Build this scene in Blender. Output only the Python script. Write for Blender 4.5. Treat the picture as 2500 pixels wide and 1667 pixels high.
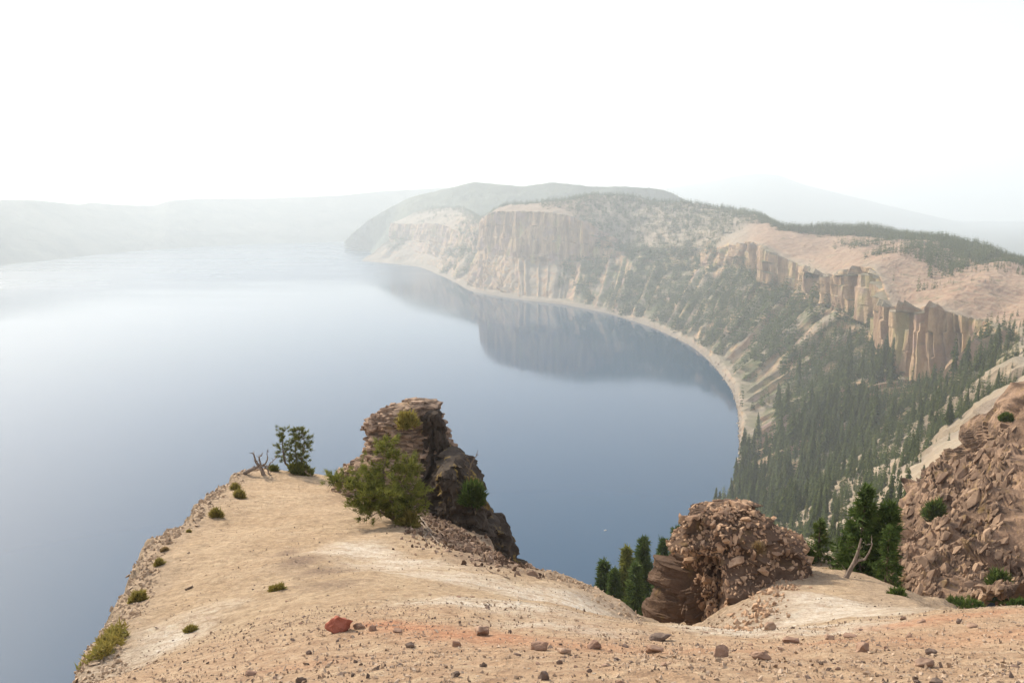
import bpy, bmesh, math, random
import numpy as np
from mathutils import Vector, Matrix, Euler

R = math.radians
rng = np.random.default_rng(7)
random.seed(7)
scene = bpy.context.scene
for o in list(bpy.data.objects):
    bpy.data.objects.remove(o, do_unlink=True)
COL = scene.collection

# ------------------------------------------------------------------ camera
CAM_H = 240.0
F = 796.0
PITCH = 9.7
cd = bpy.data.cameras.new('camera')
cam = bpy.data.objects.new('camera', cd)
COL.objects.link(cam)
cam.location = (0, 0, CAM_H)
cam.rotation_euler = (R(90 - PITCH), 0, 0)
cd.sensor_width = 36.0
cd.lens = 36.0 * F / 1024.0
cd.clip_start = 0.1
cd.clip_end = 60000
scene.camera = cam

# ------------------------------------------------------------------ sky, sun, exposure
SUN_EL, SUN_AZ = 32.0, -43.0          # azimuth measured from +Y (view direction) towards +X
world = bpy.data.worlds.new('World')
scene.world = world
world.use_nodes = True
nt = world.node_tree
nt.nodes.clear()
wo = nt.nodes.new('ShaderNodeOutputWorld')
bg = nt.nodes.new('ShaderNodeBackground')
sky = nt.nodes.new('ShaderNodeTexSky')
sky.sky_type = 'NISHITA'
sky.sun_disc = False
sky.sun_elevation = R(SUN_EL)
sky.sun_rotation = R(SUN_AZ)
sky.altitude = 2100
sky.air_density = 1.0
sky.dust_density = 10.0
sky.ozone_density = 1.0
smoke = nt.nodes.new('ShaderNodeMix')          # thick smoke veil: evens out and whitens the whole sky
smoke.data_type = 'RGBA'
smoke.inputs[0].default_value = 0.28
nt.links.new(sky.outputs[0], smoke.inputs[6])
smoke.inputs[7].default_value = (11.9, 11.4, 10.9, 1)
nt.links.new(smoke.outputs[2], bg.inputs[0])
bg.inputs[1].default_value = 0.15
nt.links.new(bg.outputs[0], wo.inputs[0])

sd = bpy.data.lights.new('sun', 'SUN')
sun = bpy.data.objects.new('sun', sd)
COL.objects.link(sun)
sd.energy = 4.8
sd.angle = R(3.0)
sd.color = (1.0, 0.88, 0.70)
az, el = R(SUN_AZ), R(SUN_EL)
sdir = Vector((math.sin(az) * math.cos(el), math.cos(az) * math.cos(el), math.sin(el)))
sun.rotation_euler = (-sdir).to_track_quat('-Z', 'Y').to_euler()
sun.location = (-200, 100, 500)

vs = scene.view_settings
vs.view_transform = 'Standard'
vs.look = 'None'
vs.gamma = 1.0
vs.use_curve_mapping = False
vs.exposure = 0.35
scene.render.engine = 'CYCLES'
scene.cycles.volume_bounces = 1
scene.cycles.max_bounces = 4
scene.cycles.diffuse_bounces = 2
scene.cycles.glossy_bounces = 2
scene.cycles.transparent_max_bounces = 8

# ------------------------------------------------------------------ numeric helpers
cp, sp = math.cos(R(PITCH)), math.sin(R(PITCH))
KD = 1024.0 / 2352.0


def W(xd, yd, Y):
    """survey point: sight line (measured on a 2352 px wide print) at ground distance Y -> world"""
    a = (xd * KD - 512.0) / F
    b = -(yd * KD - 341.0) / F
    dy = cp + b * sp
    dz = -sp + b * cp
    t = Y / dy
    return np.array([a * t, Y, CAM_H + dz * t])


def W0(xd, yd, z=0.0):
    b = -(yd * KD - 341.0) / F
    dy = cp + b * sp
    dz = -sp + b * cp
    return W(xd, yd, (z - CAM_H) / dz * dy)


def _hash(ix, iy, iz, seed):
    h = (ix * 374761393 + iy * 668265263 + iz * 1274126177 + seed * 974711) & 0xFFFFFFFF
    h = ((h ^ (h >> 13)) * 1103515245) & 0xFFFFFFFF
    h = ((h ^ (h >> 16)) * 2246822519) & 0xFFFFFFFF
    return ((h ^ (h >> 15)) & 0xFFFFFF) / 8388607.5 - 1.0


def noise3(p, seed=0):
    p = np.asarray(p, float)
    i = np.floor(p).astype(np.int64)
    f = p - i
    f = f * f * f * (f * (f * 6 - 15) + 10)
    x, y, z = i[..., 0], i[..., 1], i[..., 2]
    fx, fy, fz = f[..., 0], f[..., 1], f[..., 2]
    r = 0
    for dx in (0, 1):
        wx = fx if dx else 1 - fx
        for dy in (0, 1):
            wy = fy if dy else 1 - fy
            for dz in (0, 1):
                wz = fz if dz else 1 - fz
                r = r + wx * wy * wz * _hash(x + dx, y + dy, z + dz, seed)
    return r


def fbm(p, octv=4, seed=0, gain=0.5, lac=2.03):
    p = np.asarray(p, float)
    a, s, r = 1.0, 0.0, 0.0
    for k in range(octv):
        r = r + a * noise3(p, seed + k * 17)
        s += a
        a *= gain
        p = p * lac + 11.3
    return r / s


def sstep(a, b, x):
    t = np.clip((x - a) / (b - a), 0, 1)
    return t * t * (3 - 2 * t)


# ------------------------------------------------------------------ scene helpers
def mesh_np(name, verts, faces, attrs=None, smooth=True):
    """verts (n,3); faces (m,k) array with constant k or list of such arrays"""
    me = bpy.data.meshes.new(name)
    if not isinstance(faces, list):
        faces = [faces]
    verts = np.asarray(verts, np.float32)
    me.vertices.add(len(verts))
    me.vertices.foreach_set('co', verts.ravel())
    nl = sum(f.size for f in faces)
    nf = sum(len(f) for f in faces)
    me.loops.add(nl)
    me.loops.foreach_set('vertex_index', np.concatenate([f.ravel() for f in faces]).astype(np.int32))
    me.polygons.add(nf)
    starts, off = [], 0
    for f in faces:
        starts.append(off + np.arange(len(f)) * f.shape[1])
        off += f.size
    me.polygons.foreach_set('loop_start', np.concatenate(starts).astype(np.int32))
    me.polygons.foreach_set('use_smooth', np.full(nf, smooth))
    me.update(calc_edges=True)
    me.validate()
    for k, v in (attrs or {}).items():
        v = np.asarray(v, np.float32)
        if v.ndim == 2:
            at = me.attributes.new(k, 'FLOAT_COLOR', 'POINT')
            if v.shape[1] == 3:
                v = np.c_[v, np.ones(len(v), np.float32)]
            at.data.foreach_set('color', v.ravel())
        else:
            at = me.attributes.new(k, 'FLOAT', 'POINT')
            at.data.foreach_set('value', v)
    return me


def grid_faces(nu, nv, wrap=False):
    iu = np.arange(nu if wrap else nu - 1)
    iv = np.arange(nv - 1)
    a, b = np.meshgrid(iu, iv, indexing='ij')
    a2 = (a + 1) % nu
    return np.stack([a * nv + b, a2 * nv + b, a2 * nv + b + 1, a * nv + b + 1], -1).reshape(-1, 4)


def link(name, data, mat=None, parent=None, loc=None, rot=None, scl=None):
    o = bpy.data.objects.new(name, data)
    COL.objects.link(o)
    if mat is not None and data is not None and len(data.materials) == 0:
        data.materials.append(mat)
    if parent is not None:
        o.parent = parent
    if loc is not None:
        o.location = loc
    if rot is not None:
        o.rotation_euler = rot
    if scl is not None:
        o.scale = scl if hasattr(scl, '__len__') else (scl,) * 3
    return o


def tag(o, label, cat, group=None):
    o['label'] = label
    o['category'] = cat
    if group:
        o['group'] = group
    return o


def structure(o, label=None):
    o['kind'] = 'structure'
    if label:
        o['label'] = label
    return o


def stuff(o):
    o['kind'] = 'stuff'
    return o


class NT:
    """tiny node-graph writer"""

    def __init__(self, name):
        self.m = bpy.data.materials.new(name)
        self.m.use_nodes = True
        self.t = self.m.node_tree
        self.t.nodes.clear()
        self.out = self.t.nodes.new('ShaderNodeOutputMaterial')
        self.b = self.t.nodes.new('ShaderNodeBsdfPrincipled')
        self.t.links.new(self.b.outputs[0], self.out.inputs[0])
        self.b.inputs['Specular IOR Level'].default_value = 0.2

    def n(self, typ, **kw):
        nd = self.t.nodes.new(typ)
        for k, v in kw.items():
            setattr(nd, k, v)
        return nd

    def put(self, sock, v):
        if hasattr(v, 'is_output'):
            self.t.links.new(v, sock)
        elif v is not None:
            sock.default_value = v if not (isinstance(v, tuple) and len(v) == 3 and sock.type == 'RGBA') else (*v, 1)

    def coord(self, scale=(1, 1, 1), obj=True):
        tc = self.n('ShaderNodeTexCoord') if obj else self.n('ShaderNodeNewGeometry')
        mp = self.n('ShaderNodeMapping')
        self.t.links.new(tc.outputs['Object'] if obj else tc.outputs['Position'], mp.inputs[0])
        mp.inputs['Scale'].default_value = scale
        return mp.outputs[0]

    def noise(self, vec, scale, detail=5, rough=0.55, dist=0.0):
        nd = self.n('ShaderNodeTexNoise')
        self.put(nd.inputs['Vector'], vec)
        nd.inputs['Scale'].default_value = scale
        nd.inputs['Detail'].default_value = detail
        nd.inputs['Roughness'].default_value = rough
        nd.inputs['Distortion'].default_value = dist
        return nd.outputs[0]

    def ramp(self, fac, lo, hi, a=0.0, b=1.0):
        nd = self.n('ShaderNodeMapRange', interpolation_type='SMOOTHSTEP')
        self.put(nd.inputs[0], fac)
        nd.inputs[1].default_value = lo
        nd.inputs[2].default_value = hi
        nd.inputs[3].default_value = a
        nd.inputs[4].default_value = b
        return nd.outputs[0]

    def mix(self, fac, a, b, mode='MIX'):
        nd = self.n('ShaderNodeMix', data_type='RGBA', blend_type=mode)
        self.put(nd.inputs[0], fac)
        self.put(nd.inputs[6], a)
        self.put(nd.inputs[7], b)
        return nd.outputs[2]

    def math(self, op, a, b=None):
        nd = self.n('ShaderNodeMath', operation=op)
        self.put(nd.inputs[0], a)
        self.put(nd.inputs[1], b)
        return nd.outputs[0]

    def attr(self, name, out='Fac'):
        nd = self.n('ShaderNodeAttribute', attribute_name=name)
        return nd.outputs[out]

    def bump(self, h, strength=0.5, dist=0.1, normal=None):
        nd = self.n('ShaderNodeBump')
        nd.inputs['Strength'].default_value = strength
        nd.inputs['Distance'].default_value = dist
        self.put(nd.inputs['Height'], h)
        if normal is not None:
            self.put(nd.inputs['Normal'], normal)
        return nd.outputs[0]

    def nz(self):
        g = self.n('ShaderNodeNewGeometry')
        s = self.n('ShaderNodeSeparateXYZ')
        self.t.links.new(g.outputs['True Normal'], s.inputs[0])
        return s.outputs[2]

    def finish(self, col, rough=0.95, normal=None):
        self.put(self.b.inputs['Base Color'], col)
        self.put(self.b.inputs['Roughness'], rough)
        if normal is not None:
            self.put(self.b.inputs['Normal'], normal)
        return self.m


# ------------------------------------------------------------------ materials
def mat_wall():
    """caldera wall: cliff rock where steep, talus and bare pumice elsewhere"""
    k = NT('caldera_rock')
    v = k.coord(obj=False)
    steep = k.attr('cliff')
    pink = k.attr('pink')
    beach = k.attr('beach')
    big = k.noise(v, 0.012, 6)
    fine = k.noise(v, 0.12, 6, 0.65)
    col = k.mix(k.ramp(big, 0.35, 0.65), (0.225, 0.19, 0.145), (0.32, 0.265, 0.20))
    veg = k.noise(v, 0.035, 5, 0.6)
    col = k.mix(k.math('MULTIPLY', k.ramp(veg, 0.38, 0.56), k.attr('green')), col, (0.115, 0.12, 0.060))
    col = k.mix(pink, col, k.mix(k.ramp(fine, 0.35, 0.65), (0.275, 0.175, 0.122), (0.31, 0.225, 0.155)))
    col = k.mix(k.math('MULTIPLY', pink, k.ramp(k.noise(v, 0.05, 6, 0.7), 0.56, 0.66, 0, 0.7)), col, (0.13, 0.125, 0.07))
    # cliffs: streaked vertically
    vv = k.coord((0.05, 0.05, 0.014), obj=False)
    st = k.noise(vv, 1.0, 6, 0.62)
    c2 = k.mix(k.ramp(st, 0.36, 0.64), (0.21, 0.13, 0.082), (0.46, 0.315, 0.185))
    c2 = k.mix(k.math('MULTIPLY', k.ramp(k.noise(vv, 0.6, 4), 0.54, 0.66), 0.55), c2, (0.36, 0.33, 0.14))
    c2 = k.mix(k.ramp(k.noise(v, 0.02, 5), 0.5, 0.68), c2, (0.33, 0.225, 0.19))
    col = k.mix(steep, col, c2)
    col = k.mix(k.math('MULTIPLY', beach, k.ramp(fine, 0.3, 0.55, 0.3, 1)), col, (0.225, 0.19, 0.155))
    col = k.mix(0.5, col, k.mix(fine, (0.25, 0.25, 0.25), (0.8, 0.8, 0.8)), 'OVERLAY')
    bm = k.bump(fine, 0.8, 3.0)
    return k.finish(col, 0.97, bm)


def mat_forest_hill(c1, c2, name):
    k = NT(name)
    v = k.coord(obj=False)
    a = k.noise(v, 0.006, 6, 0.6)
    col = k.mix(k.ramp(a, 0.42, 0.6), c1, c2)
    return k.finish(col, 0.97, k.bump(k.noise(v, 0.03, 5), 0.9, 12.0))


def mat_water():
    k = NT('lake_water')
    v = k.coord((1, 1, 1), obj=False)
    big = k.noise(v, 0.0012, 4)
    # wind-ruffled lanes vary the gloss a little
    vl = k.coord((0.0007, 0.0035, 1), obj=False)
    lane = k.noise(vl, 1.0, 5, 0.6, 0.6)
    k.put(k.b.inputs['Base Color'], k.mix(k.ramp(big, 0.35, 0.65), (0.001, 0.041, 0.097), (0.001, 0.046, 0.107)))
    sx = k.n('ShaderNodeSeparateXYZ')
    k.put(sx.inputs[0], v)
    # a breeze ruffles the far western half of the lake
    ruf = k.math('MULTIPLY', k.ramp(k.math('ADD', sx.outputs[1], k.math('MULTIPLY', sx.outputs[0], -0.8)), 2300.0, 3600.0), k.ramp(lane, 0.25, 0.5, 0.55, 1.0))
    k.put(k.b.inputs['Roughness'], k.math('ADD', k.ramp(lane, 0.35, 0.7, 0.055, 0.095), k.math('MULTIPLY', ruf, 0.2)))
    k.b.inputs['IOR'].default_value = 1.333
    k.b.inputs['Specular IOR Level'].default_value = 0.5
    rip = k.noise(k.coord((0.9, 1.3, 1), obj=False), 1.0, 3, 0.5)
    k.put(k.b.inputs['Normal'], k.bump(rip, 0.05, 0.08))
    return k.m


M_WALL = mat_wall()
M_WATER = mat_water()
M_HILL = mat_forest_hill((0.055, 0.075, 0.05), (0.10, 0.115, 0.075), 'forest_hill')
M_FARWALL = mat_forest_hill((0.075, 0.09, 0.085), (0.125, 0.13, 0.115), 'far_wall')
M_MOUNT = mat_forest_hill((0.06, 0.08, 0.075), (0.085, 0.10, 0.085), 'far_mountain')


# ------------------------------------------------------------------ the big caldera wall (lofted from stations)
# station: shore (x,y), then low, mid, cliff base, cliff top, plateau, skyline with distances; tree densities; pinkness
ST = [
 # x,y per row (shore first)                                                                     Y per row (from low on)             trees: shore low mid base top plat sky
 ([(830,598),(850,580),(870,562),(895,545),(900,512),(940,492),(983,478)], [3530,3560,3600,3620,3700,3800], [0,.1,.2,.2,.1,.4,.8]),
 ([(960,612),(975,603),(990,585),(1000,560),(1010,515),(1035,490),(1060,476)], [3170,3200,3240,3270,3330,3420], [0,.1,.2,.1,.1,.2,.8]),
 ([(1040,645),(1050,640),(1068,610),(1090,575),(1092,545),(1098,515),(1105,500)], [2570,2620,2690,2720,2800,2900], [0,.1,.3,.7,.8,.8,.9]),
 ([(1085,668),(1093,660),(1105,620),(1118,578),(1118,492),(1140,480),(1165,472)], [2265,2310,2370,2385,2420,2500], [0,0,.05,.05,0,.2,.8]),
 ([(1200,688),(1202,680),(1200,640),(1200,592),(1205,485),(1230,474),(1260,463)], [2055,2120,2200,2225,2270,2380], [0,0,.05,.05,0,.1,.9]),
 ([(1300,700),(1302,692),(1315,650),(1325,597),(1320,497),(1335,470),(1360,446)], [1940,2010,2090,2110,2200,2350], [0,.15,.6,.4,.3,1,1]),
 ([(1400,720),(1403,710),(1420,660),(1440,590),(1450,560),(1460,500),(1470,452)], [1790,1860,1960,2000,2120,2300], [0,.75,1,.9,.9,1,1]),
 ([(1500,752),(1505,742),(1540,680),(1580,610),(1595,575),(1600,530),(1610,468)], [1580,1650,1750,1790,1900,2150], [0,.55,1,.9,.8,1,1]),
 ([(1580,790),(1588,780),(1640,700),(1700,610),(1708,560),(1715,535),(1720,483)], [1390,1450,1540,1560,1650,2000], [0,.4,1,.7,.3,.35,1]),
 ([(1620,820),(1630,812),(1690,725),(1745,648),(1748,562),(1790,545),(1800,526)], [1262,1310,1375,1385,1480,1600], [0,.35,.95,.75,0,0,1]),
 ([(1650,852),(1662,846),(1760,755),(1847,672),(1850,612),(1900,570),(1930,522)], [1150,1180,1220,1228,1350,1560], [0,.1,.9,.9,0,0,1]),
 ([(1680,895),(1692,890),(1810,800),(1910,705),(1905,630),(1980,575),(2040,530)], [1028,1045,1060,1068,1200,1450], [0,.1,.85,1,0,0,1]),
 ([(1695,945),(1706,940),(1850,850),(2000,755),(2005,618),(2100,572),(2160,552)], [913,920,925,932,1080,1300], [0,.1,.9,1,0,.5,1]),
 ([(1698,1000),(1708,997),(1880,900),(2045,848),(2046,700),(2150,640),(2260,572)], [814,800,770,775,900,1150], [0,.3,1,1,0,.42,1]),
 ([(1699,1050),(1708,1046),(1890,960),(2150,900),(2152,700),(2250,640),(2352,592)], [738,715,690,700,800,1000], [0,.4,1,.6,0,.42,1]),
 ([(1692,1095),(1702,1090),(1900,1010),(2258,836),(2266,738),(2340,680),(2480,610)], [676,650,640,650,740,900], [0,.5,1,.9,.2,.4,.8]),
 ([(1675,1135),(1687,1130),(1900,1060),(2150,930),(2352,770),(2500,690),(2650,620)], [636,590,560,540,600,700], [0,.6,1,1,.8,.1,.1]),
 ([(1655,1175),(1668,1170),(1880,1120),(2100,1000),(2352,830),(2550,720),(2800,640)], [597,520,470,420,450,500], [0,.7,1,1,.32,0,0]),
 ([(1600,1240),(1615,1235),(1850,1180),(2050,1090),(2352,920),(2600,780),(3000,640)], [540,430,350,280,290,300], [0,.8,1,.85,.15,0,0]),
 ([(1520,1330),(1540,1325),(1800,1270),(2030,1180),(2352,1060),(2600,900),(3000,700)], [475,330,220,150,150,150], [0,.8,1,.45,.05,0,0]),
 ([(1400,1420),(1430,1415),(1750,1370),(2050,1330),(2352,1250),(2600,1050),(3000,800)], [420,250,110,60,60,60], [0,.8,.7,.03,.02,0,0]),
]


def catmull(P, n):
    """P (k, ...) control rows -> n samples per span along axis 0"""
    k = len(P)
    out = []
    for i in range(k - 1):
        p0, p1, p2, p3 = P[max(i - 1, 0)], P[i], P[i + 1], P[min(i + 2, k - 1)]
        t = (np.arange(n) / n).reshape((-1,) + (1,) * (P.ndim - 1))
        c = 0.5 * ((2 * p1) + (p2 - p0) * t * 0.8 + (2 * p0 - 5 * p1 + 4 * p2 - p3) * t ** 2 * 0.8 * 0
                   + 0 * t)
        # hermite with reduced tension (no overshoot on cliffs)
        m1, m2 = (p2 - p0) * 0.32, (p3 - p1) * 0.32
        h00 = 2 * t ** 3 - 3 * t ** 2 + 1
        h10 = t ** 3 - 2 * t ** 2 + t
        h01 = -2 * t ** 3 + 3 * t ** 2
        h11 = t ** 3 - t ** 2
        out.append(h00 * p1 + h10 * m1 + h01 * p2 + h11 * m2)
    out.append(P[-1:])
    return np.concatenate(out, 0)


def build_wall():
    rows = []
    dens = []
    for pts, Ys, dn in ST:
        sh = W0(*pts[0])
        r = [sh] + [W(p[0], p[1], y) for p, y in zip(pts[1:], Ys)]
        under = sh + (sh - r[2]) * 0.25
        under[2] = -14
        top = r[-1]
        dirn = np.array([top[0], top[1], 0.0])
        dirn /= np.linalg.norm(dirn)
        back = top + dirn * 160 + np.array([60, 0, -55])
        back2 = top + dirn * 600 + np.array([300, 0, -150])
        back2[2] = max(back2[2], 20)
        rows.append([under] + r + [back, back2])
        dens.append([0] + dn + [dn[-1], dn[-1] * .6])
    rows = np.array(rows)
    dens = np.array(dens)
    NS = 38
    G = catmull(rows, NS)
    D = catmull(dens, NS)
    sub = [3, 6, 34, 34, 44, 22, 24, 10, 6]
    cols, dcols, vrow = [], [], []
    for j, n in enumerate(sub):
        t = (np.arange(n) / n)
        a, b = G[:, j], G[:, j + 1]
        seg = a[:, None] * (1 - t)[None, :, None] + b[:, None] * t[None, :, None]
        cols.append(seg)
        dcols.append(D[:, j:j + 1] * (1 - t) + D[:, j + 1:j + 2] * t)
        vrow.append(j + t)
    cols.append(G[:, -1:])
    dcols.append(D[:, -1:])
    vrow.append(np.array([len(sub) * 1.0]))
    V = np.concatenate(cols, 1)
    DD = np.concatenate(dcols, 1)
    vr = np.concatenate(vrow)
    nu, nv = V.shape[:2]
    # soften along the profile (not across the cliff top) and along the shore
    sm = V.copy()
    for _ in range(10):
        sm[1:-1] = sm[1:-1] * 0.5 + 0.25 * (sm[2:] + sm[:-2])
    keep = ((vr < 1.2))[None, :, None]
    V = np.where(keep, V, sm)
    for _ in range(3):
        s2 = V.copy()
        s2[:, 1:-1] = 0.5 * V[:, 1:-1] + 0.25 * (V[:, 2:] + V[:, :-2])
        V = np.where(keep, V, s2)
    # normals
    du = np.gradient(V, axis=0)
    dv = np.gradient(V, axis=1)
    N = np.cross(du, dv)
    N /= np.linalg.norm(N, axis=2, keepdims=True) + 1e-9
    N = np.where(N[..., 2:3] < 0, -N, N)
    steep = sstep(0.80, 0.55, N[..., 2])
    dist = np.linalg.norm(V[..., :2], axis=2)
    # displacement
    flute = fbm(V * np.array([0.035, 0.035, 0.006]), 5, 3, 0.55)
    flute2 = -np.abs(fbm(V * np.array([0.02, 0.02, 0.004]), 4, 9)) * 2 + 0.5
    gul = fbm(V * 0.012, 5, 21)
    fine = fbm(V * 0.06, 4, 33)
    land = sstep(1.0, 2.1, vr)[None, :]
    amp = land * np.clip(dist / 500, 0.35, 1.2)
    disp = amp * (steep * (flute * 9 + flute2 * 8) + (1 - steep) * (gul * 7 + fine * 2.0))
    uu = np.arange(nu) / NS

    def steps(k, seed, bands):
        c_ = np.floor(uu * k + 1.3 * noise3(np.stack([uu * 3.1, uu * 0, uu * 0], -1), seed)).astype(np.int64)
        lv = np.floor(vr * bands + .5).astype(np.int64)
        return _hash(c_[:, None] + 0 * lv[None, :], lv[None, :] + 0 * c_[:, None], 0 * c_[:, None] + 0 * lv[None, :], seed)
    disp += amp * steep * (steps(7, 201, 0) * 8.0 + steps(19, 202, 0) * 2.4 + steps(15, 203, 3.3) * 2.4)

    # gullies on the talus, running down slope (function of station only, fading)
    u = np.arange(nu) / NS
    g1 = -np.abs(noise3(np.stack([u * 5.0, u * 0, u * 0], -1), 5)) * 2 + .6
    g2 = -np.abs(noise3(np.stack([u * 13.0, u * 0, u * 0], -1), 6)) * 2 + .6
    tal = sstep(1.3, 2.2, vr) * (1 - sstep(3.7, 4.1, vr))
    disp += (g1 * 6 + g2 * 3)[:, None] * tal[None, :] * np.clip(dist / 900, .3, 1.2) * (1 - steep)
    V = V + N * disp[..., None]
    lowz = np.clip((vr - 1.0) * 9.0, 0, 9)[None, :] * (vr > 1.0)
    V[..., 2] = np.where((vr > 1.02)[None, :], np.maximum(V[..., 2], lowz + 0.4 * fine), V[..., 2])
    du = np.gradient(V, axis=0)
    dv = np.gradient(V, axis=1)
    N = np.cross(du, dv)
    N /= np.linalg.norm(N, axis=2, keepdims=True) + 1e-9
    N = np.where(N[..., 2:3] < 0, -N, N)
    steep = sstep(0.78, 0.60, N[..., 2]) * land
    U = u[:, None] + 0 * V[..., 0]
    VR = vr[None, :] + 0 * V[..., 0]
    pink = sstep(4.9, 5.3, VR) * np.clip(sstep(7.6, 8.6, U) * (1 - sstep(15.3, 16.5, U)) + 0.5 * sstep(2.5, 3.2, U) * (1 - sstep(5, 5.5, U)), 0, 1)
    beach = sstep(0.9, 1.05, VR) * (1 - sstep(1.35, 1.75, VR + 0.35 * fine)) * sstep(0.5, 2, U)
    green = sstep(1.6, 2.5, VR) * (1 - sstep(4.8, 5.1, VR)) * sstep(4.3, 5.6, U) * (1 - .85 * sstep(15.5, 17, U))
    steep = steep * (1 - .75 * sstep(15.4, 16.6, U))
    me = mesh_np('caldera_wall', V.reshape(-1, 3), grid_faces(nu, nv),
                 {'cliff': steep.ravel(), 'pink': pink.ravel(), 'beach': beach.ravel(), 'green': green.ravel()}, smooth=False)
    structure(link('caldera_wall', me, M_WALL), 'cliffs, talus and forested slopes curving round the right side of the lake')
    return V, N, DD, U, VR


WALL = build_wall()


# ------------------------------------------------------------------ farther ridges
def ridge(name, stations, mat, sub=(20, 20, 10), ns=24, amp=14.0, sc=0.008, label=None, seed=1):
    """stations: list of (foot, mid, crest) world points; a back slope is added"""
    P = []
    for s in stations:
        s = [np.asarray(q, float) for q in s]
        d = np.array([s[-1][0], s[-1][1], 0.0])
        d /= np.linalg.norm(d)
        bk = s[-1] + d * 700
        bk[2] = max(s[-1][2] * 0.3, 5)
        P.append(s + [bk])
    G = catmull(np.array(P), ns)
    cols, env = [], []
    for j, n in enumerate(sub):
        t = np.arange(n) / n
        cols.append(G[:, j][:, None] * (1 - t)[None, :, None] + G[:, j + 1][:, None] * t[None, :, None])
        env.append((j + t))
    cols.append(G[:, -1:])
    env.append(np.array([len(sub)]))
    V = np.concatenate(cols, 1)
    e = np.concatenate(env)
    du, dv = np.gradient(V, axis=0), np.gradient(V, axis=1)
    N = np.cross(du, dv)
    N /= np.linalg.norm(N, axis=2, keepdims=True)
    N = np.where(N[..., 2:3] < 0, -N, N)
    n = fbm(V * sc, 5, seed) * amp
    V = V + N * (n * sstep(0, .5, e)[None, :] * (1 - 0.7 * np.exp(-((e - 2) / .18) ** 2))[None, :])[..., None]
    me = mesh_np(name, V.reshape(-1, 3), grid_faces(*V.shape[:2]))
    o = structure(link(name, me, mat), label)
    return V, N


far_sk = [(-400,452),(-200,450),(0,458),(90,460),(180,469),(210,465),(260,468),(350,471),(390,461),(470,456),(600,455),(700,452),(800,446),(900,437),(1040,430),(1150,430)]
far_sh = [(-400,700),(-200,650),(0,610),(90,600),(180,590),(210,586),(260,581),(350,573),(390,571),(470,565),(600,559),(700,557),(800,554),(900,550),(1040,546),(1150,545)]
stn = []
for (a, b), (c, d) in zip(far_sk, far_sh):
    ft = W0(c, d)
    Y = ft[1]
    stn.append((ft + [0, -30, -8], W(0.5 * (a + c), b * .55 + d * .45, Y + 330), W(a, b, Y + 650)))
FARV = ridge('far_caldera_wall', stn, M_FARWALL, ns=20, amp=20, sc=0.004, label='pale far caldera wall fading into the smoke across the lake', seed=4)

hl = [(792,563,556,4300),(815,566,530,4280),(850,575,505,4250),(890,580,480,4200),(935,580,455,4150),(985,580,441,4100),(1040,580,430,4050),(1090,560,418,4000),(1150,560,424,3900),(1200,560,428,3900),(1270,560,418,3800),(1330,560,424,3700),(1420,560,429,3600),(1490,560,430,3500),(1540,560,441,3400),(1580,560,461,3300),(1650,560,490,3300)]
stn = []
for x, ysh, ysk, Y in hl:
    ft = W0(min(x, 850) if x < 900 else x, ysh)
    if x >= 900:
        ft = W(x, ysh, 3500)
    Ys = min(Y + 0, Y)
    stn.append((ft + [0, 0, -8], W(x, ysk * .55 + ysh * .45, ft[1] * .6 + Ys * .4), W(x, ysk, Ys)))
HILLV = ridge('forested_hill', stn, M_HILL, ns=22, amp=22, sc=0.012, label='blue-green forested hill behind the cliffs', seed=8)

fm = [(300,474,9200),(360,462,9200),(420,444,9200),(480,432,9200),(520,430,9200),(560,433,9200),(620,444,9200),(690,452,9200),(760,453,9200),(860,458,9200)]
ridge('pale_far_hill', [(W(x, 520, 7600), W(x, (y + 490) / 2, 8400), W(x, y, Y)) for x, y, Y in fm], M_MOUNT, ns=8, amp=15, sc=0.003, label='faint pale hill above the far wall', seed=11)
mt = [(1300,470,10500),(1420,448,10500),(1530,432,10500),(1640,415,10500),(1690,404,10500),(1740,399,10500),(1790,402,10500),(1850,424,10500),(1950,449,10500),(2050,474,10500),(2200,508,10500),(2352,540,10500),(2500,560,10500),(2800,580,10500)]
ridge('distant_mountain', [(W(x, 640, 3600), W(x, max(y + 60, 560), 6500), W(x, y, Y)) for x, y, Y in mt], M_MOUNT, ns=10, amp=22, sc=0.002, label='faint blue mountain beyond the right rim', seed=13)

# ------------------------------------------------------------------ lake and the land under everything
me = mesh_np('lake', np.array([[-9000, -900, 0], [1500, -900, 0], [1500, 7500, 0], [-9000, 7500, 0]], float), np.array([[0, 1, 2, 3]]))
structure(link('lake', me, M_WATER), 'still blue lake mirroring the cliffs and the white sky')
me = mesh_np('ground', np.array([[-13500, -13500, -20], [13500, -13500, -20], [13500, 13500, -20], [-13500, 13500, -20]], float), np.array([[0, 1, 2, 3]]))
structure(link('ground', me, M_MOUNT), 'low land under and around the caldera')

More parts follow.
